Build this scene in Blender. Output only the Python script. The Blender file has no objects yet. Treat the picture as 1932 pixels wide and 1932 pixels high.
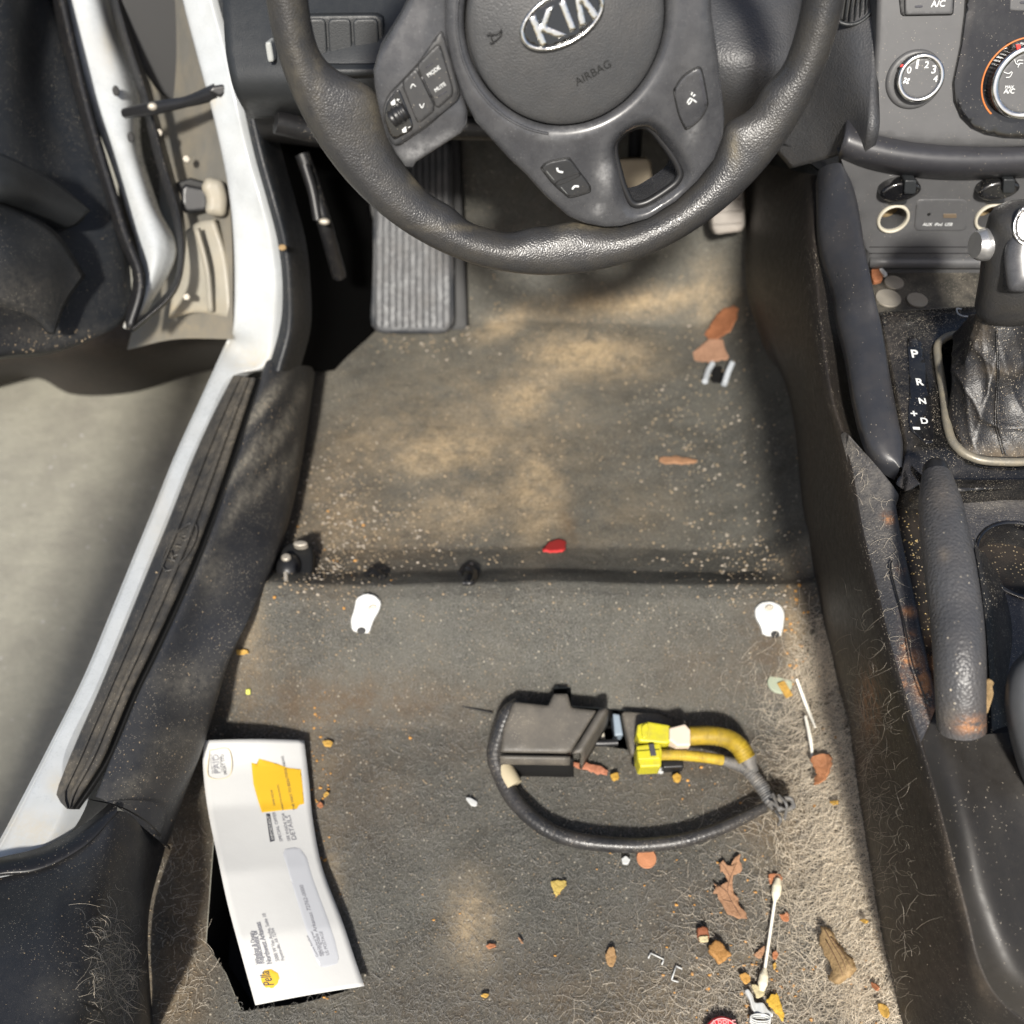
import bpy, bmesh, math, random
import numpy as np
from mathutils import Vector, Matrix, geometry
random.seed(7); rng=np.random.default_rng(11)
C=bpy.context; SC=C.scene; COL=SC.collection
# ------------------------------------------------------------------ camera
F=1896.; CP=966.; TH=math.radians(54); CAMH=1.0
cam=bpy.data.cameras.new('camera'); co=bpy.data.objects.new('camera',cam); COL.objects.link(co)
co.location=(0,0,CAMH); co.rotation_euler=(math.pi/2-TH,0,0)
cam.sensor_width=36; cam.lens=18*F/CP; cam.clip_start=.02; cam.clip_end=60
cam.dof.use_dof=True; cam.dof.focus_distance=.80; cam.dof.aperture_fstop=5.0
SC.camera=co
# ------------------------------------------------------------------ light
TRAVEL=Vector((.09,.98,-1)).normalized()
w=bpy.data.worlds.new('World'); SC.world=w; w.use_nodes=True
nt=w.node_tree; nt.nodes.clear()
sky=nt.nodes.new('ShaderNodeTexSky'); sky.sky_type='NISHITA'; sky.sun_disc=False
sky.sun_elevation=math.asin(-TRAVEL.z); sky.sun_rotation=math.atan2(-TRAVEL.x,-TRAVEL.y)
sky.altitude=0; sky.air_density=1; sky.dust_density=3; sky.ozone_density=.4
bg=nt.nodes.new('ShaderNodeBackground'); bg.inputs[1].default_value=.085
ow=nt.nodes.new('ShaderNodeOutputWorld'); nt.links.new(sky.outputs[0],bg.inputs[0]); nt.links.new(bg.outputs[0],ow.inputs[0])
sun=bpy.data.lights.new('sun','SUN'); sun.energy=4.5; sun.angle=math.radians(4.5); sun.color=(1,.955,.88)
so=bpy.data.objects.new('sun',sun); COL.objects.link(so); so.rotation_euler=TRAVEL.to_track_quat('-Z','Y').to_euler()
SC.view_settings.view_transform='Standard'; SC.view_settings.look='None'; SC.view_settings.gamma=1
SC.view_settings.exposure=.55
SC.render.engine='CYCLES'
# ------------------------------------------------------------------ pixel rays (1932 px frame)
CAM=np.array([0,0,CAMH]); st_,ct_=math.sin(TH),math.cos(TH)
def ray(px,py):
    x=(px-CP)/F; v=(py-CP)/F
    return np.array([x,ct_-v*st_*1.0,-(st_+v*ct_)])
def D(px,py,d): return CAM+ray(px,py)*d
def P(px,py,z=0.):
    r=ray(px,py); return CAM+r*((z-CAMH)/r[2])
def proj(V):
    V=np.asarray(V)-CAM; d=V[...,1]*ct_-V[...,2]*st_; u=V[...,1]*st_+V[...,2]*ct_
    return CP+F*V[...,0]/d, CP-F*u/d
k1=lambda x,y:(x*.35,y*.35)
k2=lambda x,y:(483+x*.3,y*.3)
k3=lambda x,y:(966+x*.325,y*.325)
k4=lambda x,y:(1449+x*.25,y*.25)
k5=lambda x,y:(1449+x*.25,434.7+y*.25)
k6=lambda x,y:(1449+x*.3,821+y*.3)
k7=lambda x,y:(x*.325,628+y*.325)
j3=lambda x,y:(869+x*.375,1207.5+y*.375)
j4=lambda x,y:(338+x*.3,1352+y*.3)
j5=lambda x,y:(x*.325,1304+y*.325)
j6=lambda x,y:(628+x*.325,1497+y*.325)
j7=lambda x,y:(1207.5+x*.25,1497+y*.25)
j8=lambda x,y:(1497+x*.375,1207.5+y*.375)
def K(f,*pts): return [f(*p) for p in pts]
class Plane:
    def __init__(s,o,n,right=(1,0,0)):
        s.o=np.array(o,float); s.n=np.array(n,float)/np.linalg.norm(n)
        u=np.array(right,float); u-=s.n*(u@s.n); s.u=u/np.linalg.norm(u); s.w=np.cross(s.n,s.u)
    def hit(s,px,py,h=0):
        r=ray(px,py); t=((s.o+s.n*h-CAM)@s.n)/(r@s.n); X=CAM+r*t-s.o
        return (X@s.u,X@s.w)
    def hits(s,pts,h=0): return [s.hit(*p,h) for p in pts]
    def to3(s,a,b,h=0): return s.o+s.u*a+s.w*b+s.n*h
# ------------------------------------------------------------------ curve helpers
def cr(pts,n,closed=False):
    "Catmull-Rom resample of a polyline to n points, even in length"
    p=np.array(pts,float); m=len(p)
    if m==2 and not closed: return np.array([p[0]+(p[1]-p[0])*t for t in np.linspace(0,1,n)])
    q=np.vstack([p[-1],p,p[0],p[1]]) if closed else np.vstack([2*p[0]-p[1],p,2*p[-1]-p[-2]])
    out=[]
    for i in range(m if closed else m-1):
        a,b,c,d=q[i],q[i+1],q[i+2],q[i+3]
        for t in np.linspace(0,1,24,endpoint=False):
            out.append(.5*((2*b)+(c-a)*t+(2*a-5*b+4*c-d)*t*t+(3*b-a-3*c+d)*t**3))
    out.append(p[0] if closed else p[-1]); out=np.array(out)
    L=np.r_[0,np.cumsum(np.linalg.norm(np.diff(out,axis=0),axis=1))]
    s=np.linspace(0,L[-1],n,endpoint=not closed)
    return np.stack([np.interp(s,L,out[:,k]) for k in range(out.shape[1])],1)
def rnd(pts,r=.25,it=3):
    "corner cutting of a closed outline"
    p=[np.array(q,float) for q in pts]
    for _ in range(it):
        o=[]
        for i in range(len(p)):
            a,b=p[i],p[(i+1)%len(p)]; o+=[a*(1-r)+b*r,a*r+b*(1-r)]
        p=o
    return [tuple(q) for q in p]
# ------------------------------------------------------------------ objects
def root_loc(parent):
    while parent is not None and parent.parent is not None: parent=parent.parent
    return np.array(parent.location) if parent is not None else None
def tag(o,label=None,cat=None,group=None,kind=None):
    if label:o['label']=label
    if cat:o['category']=cat
    if group:o['group']=group
    if kind:o['kind']=kind
    return o
def thing(name,label,cat,loc,group=None):
    o=bpy.data.objects.new(name,None); COL.objects.link(o); o.location=tuple(float(v) for v in loc); o.empty_display_size=.02
    return tag(o,label,cat,group)
def mk(name,V,Fc,mat,parent=None,smooth=True,dirt=None,sharp=None):
    V=np.asarray(V,float)
    L=root_loc(parent)
    org=V.mean(0) if parent is None else L
    me=bpy.data.meshes.new(name); me.from_pydata((V-org).tolist(),[],[list(map(int,f)) for f in Fc]); me.update()
    if smooth: me.shade_smooth()
    if sharp:
        me.set_sharp_from_angle(angle=math.radians(sharp))
    o=bpy.data.objects.new(name,me); COL.objects.link(o)
    if parent is None: o.location=org.tolist()
    else:
        o.parent=parent
    if mat: me.materials.append(mat)
    if dirt is not None:
        add_dirt(me,V,dirt)
    return o
def add_dirt(me,V,blobs):
    px,py=proj(V); c=np.zeros((len(V),4)); c[:,3]=1
    for b in blobs:
        x,y,rx,ry,amt=b[:5]; ang=math.radians(b[5]) if len(b)>5 else 0; ch=b[6] if len(b)>6 else 0
        dx,dy=px-x,py-y; a=dx*math.cos(ang)+dy*math.sin(ang); bb=-dx*math.sin(ang)+dy*math.cos(ang)
        c[:,ch]=np.maximum(c[:,ch],amt*np.exp(-((a/rx)**2+(bb/ry)**2)))
    at=me.color_attributes.new('dirt','FLOAT_COLOR','POINT'); at.data.foreach_set('color',c.ravel())
def grid_faces(n,m,closed=False):
    f=[]
    for j in range(m-1):
        for i in range(n if closed else n-1):
            i2=(i+1)%n; f.append((j*n+i,j*n+i2,(j+1)*n+i2,(j+1)*n+i))
    return f
def loft(name,rails,mat,parent=None,nu=40,nv=6,dirt=None,thick=0,flip=False,closed=False,noise=0):
    R=[cr(r,nu,closed) for r in rails]
    R=np.array(R); m=(len(R)-1)*nv+1
    G=np.zeros((m,nu,3))
    for i in range(nu): G[:,i]=cr_par(R[:,i],m)
    V=G.reshape(-1,3)
    if noise: V=V+rng.normal(0,noise,V.shape)
    f=grid_faces(nu,m,closed)
    if flip: f=[q[::-1] for q in f]
    o=mk(name,V,f,mat,parent,dirt=dirt)
    if thick:
        s=o.modifiers.new('solid','SOLIDIFY'); s.thickness=thick; s.offset=-1
    return o
def cr_par(p,m):
    n=len(p)
    if n==2: return np.array([p[0]+(p[1]-p[0])*t for t in np.linspace(0,1,m)])
    q=np.vstack([2*p[0]-p[1],p,2*p[-1]-p[-2]]); out=[]
    for s in np.linspace(0,n-1,m):
        i=min(int(s),n-2); t=s-i; a,b,c,d=q[i],q[i+1],q[i+2],q[i+3]
        out.append(.5*((2*b)+(c-a)*t+(2*a-5*b+4*c-d)*t*t+(3*b-a-3*c+d)*t**3))
    return np.array(out)
def tube(name,pts,r,mat,parent=None,sides=10,n=None,cap=True,rings=None,dirt=None,add=False):
    p=cr(pts,n or max(8,len(pts)*8)) if n!=0 else np.array(pts,float)
    m=len(p); rr=np.interp(np.linspace(0,1,m),np.linspace(0,1,len(r)),r) if hasattr(r,'__len__') else np.full(m,r)
    if rings: rr=rr*(1+rings[1]*np.sign(np.sin(np.arange(m)*math.pi*2/rings[0])))
    T=np.gradient(p,axis=0); T/=np.linalg.norm(T,axis=1)[:,None]+1e-12
    a=np.array([0,0,1.]) if abs(T[0][2])<.9 else np.array([1.,0,0])
    N=np.cross(T[0],a); N/=np.linalg.norm(N); V=[]
    for i in range(m):
        N=N-T[i]*(N@T[i]); N/=np.linalg.norm(N); B=np.cross(T[i],N)
        for k in range(sides):
            t=2*math.pi*k/sides; V.append(p[i]+(N*math.cos(t)+B*math.sin(t))*rr[i])
    f=grid_faces(sides,m,True); V=list(V)
    if cap:
        f.append(tuple(range(sides))[::-1]); f.append(tuple((m-1)*sides+k for k in range(sides)))
    if add: return np.array(V),f
    return mk(name,V,f,mat,parent,dirt=dirt,sharp=60)
def join(parts):
    V=[];Fc=[];o=0
    for v,f in parts:
        V.append(np.asarray(v,float)); Fc+=[tuple(i+o for i in q) for q in f]; o+=len(v)
    return np.vstack(V),Fc
def inside(pts,poly):
    x,y=pts[:,0],pts[:,1]; r=np.zeros(len(pts),bool); q=np.array(poly); 
    x1,y1=q[:,0],q[:,1]; x2,y2=np.roll(x1,-1),np.roll(y1,-1)
    for a,b,c,d in zip(x1,y1,x2,y2):
        if b==d: continue
        k=((b>y)!=(d>y))&(x<(c-a)*(y-b)/(d-b)+a); r^=k
    return r
def dist(pts,polys):
    D_=np.full(len(pts),1e9)
    for q in polys:
        q=np.array(q); a=q; b=np.roll(q,-1,0)
        for s,e in zip(a,b):
            v=e-s; L=v@v+1e-18; t=np.clip(((pts-s)@v)/L,0,1); D_=np.minimum(D_,np.linalg.norm(pts-(s+t[:,None]*v),axis=1))
    return D_
def dens(q,step):
    q=np.array(q,float); out=[]
    for i in range(len(q)):
        a,b=q[i],q[(i+1)%len(q)]; n=max(1,int(np.linalg.norm(b-a)/step))
        for k in range(n): out.append(a+(b-a)*k/n)
    return np.array(out)
def relief(name,pl,outline,mat,parent=None,holes=(),h=0.,crown=None,r=.001,thick=.004,step=None,dirt=None,surf=None,jit=0,smooth=True):
    "solid plate on a plane: rounded rims, optional crowned top, real skirt. outline in plane coordinates"
    O=np.array(outline,float); ext=(O.max(0)-O.min(0)).max(); step=step or max(ext/26,.0008)
    area=.5*np.sum(O[:,0]*np.roll(O[:,1],-1)-np.roll(O[:,0],-1)*O[:,1])
    if area<0: O=O[::-1]
    loops=[dens(O,step)]+[dens(q,step) for q in holes]
    pts=[];edges=[];o=0
    for q in loops:
        n=len(q); pts.append(q); edges+=[(o+i,o+(i+1)%n) for i in range(n)]; o+=n
    nb=o
    inner=[]
    for q in loops:
        t=np.roll(q,-1,0)-np.roll(q,1,0); t/=np.linalg.norm(t,axis=1)[:,None]+1e-12; nn=np.stack([-t[:,1],t[:,0]],1)
        for s in (.12,.4,.85):
            for sg in (1,-1): inner.append(q+nn*r*s*sg)
    g=np.stack(np.meshgrid(np.arange(O[:,0].min(),O[:,0].max(),step),np.arange(O[:,1].min(),O[:,1].max(),step)),-1).reshape(-1,2)
    g=g+rng.uniform(-.15,.15,g.shape)*step
    dg=dist(g,loops); g=g[dg>max(r*1.05,step*.35)]
    cand=[]
    ci=np.vstack(inner); di=dist(ci,loops); lv=np.tile(np.repeat([.12,.4,.85],1),1)
    keep=np.zeros(len(ci),bool); k=0
    for q in loops:
        for s in (.12,.4,.85):
            for sg in (1,-1):
                keep[k:k+len(q)]=di[k:k+len(q)]>r*s*.93; k+=len(q)
    A=np.vstack([ci[keep],g]); ins=inside(A,loops[0])
    for q in loops[1:]: ins&=~inside(A,q)
    A=A[ins]
    allp=np.vstack(pts+[A])
    vo,eo,fo,*_=geometry.delaunay_2d_cdt([Vector(p) for p in allp],edges,[],0,1e-7)
    vo=np.array([tuple(v) for v in vo]); fo=[tuple(f) for f in fo]
    cen=np.array([vo[list(f)].mean(0) for f in fo]); ok=inside(cen,loops[0])
    for q in loops[1:]: ok&=~inside(cen,q)
    fo=[f for f,k in zip(fo,ok) if k]
    d=dist(vo,loops); e=1-np.minimum(d/r,1); z=h-r*(1-np.sqrt(np.maximum(0,1-e*e)))
    if crown is not None: z=z+crown(vo[:,0],vo[:,1],d)
    if jit: z=z+rng.normal(0,jit,len(z))
    to3=surf or (lambda a,b,c:pl.o+np.outer(a,pl.u)+np.outer(b,pl.w)+np.outer(c,pl.n))
    V=to3(vo[:,0],vo[:,1],z)
    # orient up
    f2=[]
    for f in fo:
        a,b,c=vo[f[0]],vo[f[1]],vo[f[2]]
        f2.append(f if np.cross(b-a,c-a)>0 else f[::-1])
    from collections import Counter
    cnt=Counter()
    for f in f2:
        for i in range(len(f)): cnt[(f[i],f[(i+1)%len(f)])]+=1
    be=[e_ for e_ in cnt if (e_[1],e_[0]) not in cnt]
    ids={}; ex=[]; n0=len(vo)
    for a,b in be:
        for i in (a,b):
            if i not in ids: ids[i]=len(ids)
    idl=list(ids); top=V[idl]; bot=to3(vo[idl,0],vo[idl,1],z[idl]-thick)
    m=len(idl)
    for a,b in be:
        ia,ib=n0+ids[a],n0+ids[b]; ex.append((ib,ia,ia+m,ib+m))
    V=np.vstack([V,top,bot])
    return mk(name,V,f2+ex,mat,parent,smooth=smooth,dirt=dirt)
def prism(name,pts3,nrm,depth,mat,parent=None,dirt=None,bev=0.):
    "closed solid from a 3-D polygon, pushed back along nrm"
    p=np.array(pts3,float); n=len(p); nrm=np.array(nrm,float); b=p-nrm*depth
    V=np.vstack([p,b]); f=[tuple(range(n)),tuple(range(2*n-1,n-1,-1))]+[(i+n,(i+1)%n+n,(i+1)%n,i) for i in range(n)]
    return mk(name,V,f,mat,parent,smooth=False,dirt=dirt)
_tc={}
def textgeo(body):
    if body in _tc: return _tc[body]
    cu=bpy.data.curves.new('t','FONT'); cu.body=body; cu.resolution_u=3
    ob=bpy.data.objects.new('t',cu); COL.objects.link(ob); dg=C.evaluated_depsgraph_get(); me=bpy.data.meshes.new_from_object(ob.evaluated_get(dg))
    V=np.array([v.co[:2] for v in me.vertices]); Fc=[tuple(p.vertices) for p in me.polygons]
    bpy.data.objects.remove(ob); bpy.data.curves.remove(cu); bpy.data.meshes.remove(me)
    V=V-V.min(0); _tc[body]=(V,Fc); return _tc[body]
def text(name,body,pl,p0,p1,mat,parent,h=.0002,asp=1.,shear=0,surf=None,local=False,bold=0):
    "baseline from pixel p0 to pixel p1"
    V,Fc=textgeo(body); V=V.copy()
    a=np.array(p0 if local else pl.hit(*p0,h)); b=np.array(p1 if local else pl.hit(*p1,h)); e=b-a; L=np.linalg.norm(e); e/=L; s=L/V[:,0].max()
    X=V[:,0]+shear*V[:,1]; nrm=np.array([-e[1],e[0]])
    sets=[]
    for dx,dy in ([(0,0)] if not bold else [(0,0),(bold,0),(0,bold),(bold,bold)]):
        Q=a+np.outer((X+dx)*s,e)+np.outer((V[:,1]+dy)*s*asp,nrm)
        z=np.full(len(Q),h+1e-5*len(sets))
        sets.append((surf(Q[:,0],Q[:,1],z) if surf else pl.o+np.outer(Q[:,0],pl.u)+np.outer(Q[:,1],pl.w)+np.outer(z,pl.n),Fc))
    VV,FF=join(sets)
    return mk(name,VV,FF,mat,parent,smooth=False)
def strokes(name,pl,lines,wd,mat,parent,h=.0003,local=False):
    "thin raised strokes on a plane, pixel polylines"
    G=[]
    for L in lines:
        q=[(p if local else pl.hit(*p,h)) for p in L]; p3=[pl.to3(a,b,h) for a,b in q]
        G.append(tube('',p3,wd/2,None,sides=6,n=0 if len(p3)==2 else None,add=True) if len(p3)>2 else tube('',cr_par(np.array(p3),3),wd/2,None,sides=6,n=0,add=True))
    V,Fc=join(G); return mk(name,V,Fc,mat,parent)
def ell(cx,cy,a,b,ang=0,n=40):
    c,s=math.cos(ang),math.sin(ang)
    return [(cx+a*math.cos(t)*c-b*math.sin(t)*s,cy+a*math.cos(t)*s+b*math.sin(t)*c) for t in np.linspace(0,2*math.pi,n,endpoint=False)]
# ------------------------------------------------------------------ materials
def M(name,col,rough=.5,metal=0,grain=None,gstr=.3,wrk=None,dust=0.,dcol=(.20,.16,.115),dscale=30,specks=0.,sscale=900,scol=(.42,.37,.29),coat=0,var=.15,spec=.5,attr=True,sheen=0):
    m=bpy.data.materials.new(name); m.use_nodes=True; n=m.node_tree.nodes; l=m.node_tree.links; b=n['Principled BSDF']
    b.inputs['Roughness'].default_value=rough; b.inputs['Metallic'].default_value=metal; b.inputs['Specular IOR Level'].default_value=spec
    if coat: b.inputs['Coat Weight'].default_value=coat; b.inputs['Coat Roughness'].default_value=.06
    tc=n.new('ShaderNodeTexCoord')
    def noise(sc,det=4,rg=.55):
        t=n.new('ShaderNodeTexNoise'); t.inputs['Scale'].default_value=sc; t.inputs['Detail'].default_value=det; t.inputs['Roughness'].default_value=rg; l.new(tc.outputs['Object'],t.inputs['Vector']); return t.outputs['Fac']
    def mr(x,a,b_,c=0.,d=1.):
        t=n.new('ShaderNodeMapRange'); t.inputs[1].default_value=a; t.inputs[2].default_value=b_; t.inputs[3].default_value=c; t.inputs[4].default_value=d
        l.new(x,t.inputs[0]); return t.outputs[0]
    def mul(a,b_,op='MULTIPLY'):
        t=n.new('ShaderNodeMath'); t.operation=op
        for i,x in enumerate((a,b_)):
            if isinstance(x,(int,float)): t.inputs[i].default_value=x
            else: l.new(x,t.inputs[i])
        t.use_clamp=(op!='SUBTRACT'); return t.outputs[0]
    def mix(f,a,b_):
        t=n.new('ShaderNodeMix'); t.data_type='RGBA'
        if isinstance(f,(int,float)): t.inputs[0].default_value=f
        else: l.new(f,t.inputs[0])
        for k,x in ((6,a),(7,b_)):
            if isinstance(x,tuple): t.inputs[k].default_value=(*x,1)
            else: l.new(x,t.inputs[k])
        return t.outputs[2]
    c=mix(noise(55,5),tuple(x*(1-var) for x in col),tuple(min(1,x*(1+var)) for x in col))
    rf=None
    if dust or attr:
        f=mul(mr(noise(dscale,6,.7),.42,.75),dust*2)
        if attr:
            at=n.new('ShaderNodeAttribute'); at.attribute_name='dirt'; sp=n.new('ShaderNodeSeparateColor'); l.new(at.outputs['Color'],sp.inputs[0])
            f=mul(f,mul(sp.outputs[0],mr(noise(160,6,.75),.30,.66)),'ADD')
        c=mix(f,c,dcol); rf=f
        if attr: c=mix(mul(sp.outputs[1],mr(noise(90,6,.75),.40,.55)),c,(.36,.17,.075))
    if specks:
        v=n.new('ShaderNodeTexVoronoi'); v.inputs['Scale'].default_value=sscale; l.new(tc.outputs['Object'],v.inputs['Vector'])
        sc=n.new('ShaderNodeSeparateColor'); l.new(v.outputs['Color'],sc.inputs[0])
        g=mul(mr(v.outputs['Distance'],.34,.22),mr(sc.outputs[0],1-specks,1-specks*.8))
        g=mul(g,mr(noise(26,4,.7),.42,.62,.08,1))
        c=mix(g,c,scol)
    l.new(c,b.inputs['Base Color'])
    if rf is not None:
        r=n.new('ShaderNodeMapRange'); r.inputs[3].default_value=rough; r.inputs[4].default_value=max(rough,.85); l.new(rf,r.inputs[0])
        ra=n.new('ShaderNodeMath'); l.new(r.outputs[0],ra.inputs[0]); l.new(mr(noise(140,5,.7),.3,.7,-.08,.08),ra.inputs[1]); ra.use_clamp=True; l.new(ra.outputs[0],b.inputs['Roughness'])
    last=None
    if grain:
        v=n.new('ShaderNodeTexVoronoi'); v.feature='SMOOTH_F1'; v.inputs['Scale'].default_value=grain; l.new(tc.outputs['Object'],v.inputs['Vector'])
        bp=n.new('ShaderNodeBump'); bp.invert=True; bp.inputs['Strength'].default_value=gstr; bp.inputs['Distance'].default_value=.6/grain; l.new(v.outputs['Distance'],bp.inputs['Height']); last=bp
    if wrk:
        bp=n.new('ShaderNodeBump'); bp.inputs['Strength'].default_value=wrk[1]; bp.inputs['Distance'].default_value=wrk[2]; l.new(noise(wrk[0],6,.6),bp.inputs['Height'])
        if last: l.new(last.outputs[0],bp.inputs['Normal'])
        last=bp
    if last: l.new(last.outputs[0],b.inputs['Normal'])
    m['mix']=1
    return m
leather=M('grained leather',(.028,.028,.029),.32,grain=900,gstr=.42,dcol=(.20,.165,.10),dust=.05)
padmat=M('airbag grain',(.045,.046,.048),.46,grain=950,gstr=.35,dust=.03)
satin=M('satin plastic',(.044,.045,.049),.26,wrk=(900,.05,.0002),dust=.06,dcol=(.26,.26,.26),dscale=45,specks=.05,sscale=1000,scol=(.2,.2,.2))
blackp=M('black plastic',(.014,.014,.015),.38,wrk=(1200,.06,.0002),attr=False)
btn=M('button plastic',(.026,.027,.029),.45,wrk=(1300,.08,.0002),dust=.04,specks=.05)
gloss=M('gloss black',(.006,.006,.007),.12,coat=.6,dust=.10,dcol=(.07,.07,.065),specks=.07,sscale=1020)
glossd=M('gloss black dusty',(.006,.006,.006),.20,coat=.3,dust=.10,dcol=(.07,.06,.05),dscale=60,specks=.42,sscale=1060)
chrome=M('chrome',(.72,.72,.70),.14,metal=1,wrk=(160,.12,.0005),dust=.07)
silver=M('silver paint',(.50,.50,.50),.30,metal=.8,wrk=(300,.1,.0004),dust=.12,dcol=(.2,.18,.14))
white=M('white print',(.62,.63,.62),.6,attr=False)
dim=M('grey print',(.16,.165,.16),.6,attr=False)
redm=M('red mark',(.5,.02,.015),.5,attr=False)
orange=M('orange ring',(.55,.17,.04),.5,attr=False,var=.4)
dash=M('dash grain',(.046,.047,.050),.48,grain=560,gstr=.45,dust=.03)
dashs=M('dash smooth plastic',(.072,.072,.074),.46,wrk=(1100,.08,.0002),dust=.04,specks=.06,dcol=(.16,.16,.15))
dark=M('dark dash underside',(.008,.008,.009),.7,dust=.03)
dashlow=M('lower dash plastic',(.018,.020,.022),.5,grain=900,gstr=.2)
trimm=M('sill trim plastic',(.019,.020,.023),.48,grain=1300,gstr=.15,dust=.045,dcol=(.17,.155,.125),dscale=24,specks=.20,sscale=920)
rubber=M('rubber seal',(.010,.010,.011),.42,wrk=(300,.1,.0005),specks=.12)
scuff=M('scuff plate',(.026,.026,.026),.45,dust=.22,dcol=(.14,.12,.09),dscale=26,specks=.12)
paint=M('white car paint',(.40,.42,.43),.28,coat=.4,dust=.05,dcol=(.45,.38,.26),dscale=12)
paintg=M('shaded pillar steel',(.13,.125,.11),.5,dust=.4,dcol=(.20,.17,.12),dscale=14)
doorm=M('door panel plastic',(.009,.011,.014),.50,grain=1300,gstr=.15,dust=.05,dcol=(.10,.09,.075),dscale=25,specks=.10)
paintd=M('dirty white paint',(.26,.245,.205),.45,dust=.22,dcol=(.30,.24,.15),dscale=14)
conc=M('concrete',(.25,.24,.195),.9,wrk=(60,.6,.003),dust=.6,dcol=(.19,.18,.15),dscale=11,specks=.10,sscale=90,scol=(.33,.32,.3),var=.10)
sidem=M('console side plastic',(.013,.011,.010),.55,grain=1100,gstr=.2,spec=.35,dust=.05,dcol=(.11,.085,.06),dscale=24,specks=.22,sscale=980)
ctop=M('console grain',(.040,.040,.044),.46,grain=560,gstr=.5,dust=.06,dcol=(.17,.155,.135),dscale=40,specks=.38,sscale=1020)
strip=M('satin console trim',(.026,.027,.031),.34,wrk=(900,.05,.0002),dust=.04,specks=.03)
boot=M('boot leather',(.010,.010,.011),.42,grain=900,gstr=.3,wrk=(60,.4,.003),dust=.06,dcol=(.13,.10,.065),dscale=50,specks=.42,sscale=600)
rail_=M('dusty frame',(.20,.185,.15),.40,metal=.3,wrk=(500,.3,.0005),dust=.3,dcol=(.34,.28,.18),dscale=60,specks=.4,sscale=600)
brake_=M('brake grip',(.055,.055,.058),.42,grain=520,gstr=.5,dust=.05,specks=.10,sscale=400)
yel=M('yellow plastic',(.50,.46,.02),.4,attr=False,var=.1,dust=.25,dcol=(.25,.2,.06),dscale=120)
yelc=M('yellow conduit',(.46,.33,.03),.5,attr=False,var=.1,dust=.4,dcol=(.22,.16,.05),dscale=90)
cable=M('cable tape',(.022,.022,.023),.30,wrk=(300,.6,.0008),dust=.14,dcol=(.16,.14,.12),specks=.2)
greyc=M('grey conduit',(.10,.10,.10),.5,dust=.35,dcol=(.25,.22,.18),dscale=80,specks=.3)
bracket=M('dusty bracket',(.075,.068,.058),.55,dust=.25,dcol=(.16,.14,.11),specks=.2)
metalw=M('white metal',(.50,.51,.50),.4,dust=.05)
paper=M('envelope paper',(.50,.50,.485),.75,wrk=(35,.2,.002),attr=False,var=.02)
window=M('envelope window',(.44,.45,.47),.3,attr=False,var=.03)
ink=M('ink',(.05,.05,.06),.8,attr=False)
inkl=M('light ink',(.20,.20,.22),.8,attr=False)
yprint=M('yellow print',(.60,.36,.012),.7,attr=False,var=.05)
copper=M('copper coin',(.50,.22,.11),.5,metal=.15,wrk=(500,.5,.001),attr=False,var=.3)
nickel=M('nickel coin',(.34,.31,.26),.42,metal=.4,wrk=(500,.5,.001),attr=False,var=.3)
cotton=M('cotton',(.72,.66,.50),.95,wrk=(800,.5,.001),attr=False)
stick=M('swab stick',(.78,.75,.66),.6,attr=False)
cream=M('cream paint',(.45,.42,.34),.5,attr=False)
def leafm(n_,c): return M(n_,tuple(v*.72+.02 for v in c),.75,wrk=(260,1.,.0015),attr=False,var=.45,dust=.45,dscale=260,dcol=tuple(v*.45 for v in c),specks=.10,sscale=1200,scol=(.3,.2,.1))
lf_or=leafm('orange leaf',(.48,.17,.06)); lf_tan=leafm('tan leaf',(.46,.24,.12)); lf_br=leafm('brown leaf',(.36,.19,.13)); lf_ye=leafm('yellow leaf',(.66,.38,.06)); lf_card=leafm('dry bark brown',(.40,.26,.11)); lf_pale=leafm('pale flake',(.70,.60,.34))
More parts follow.
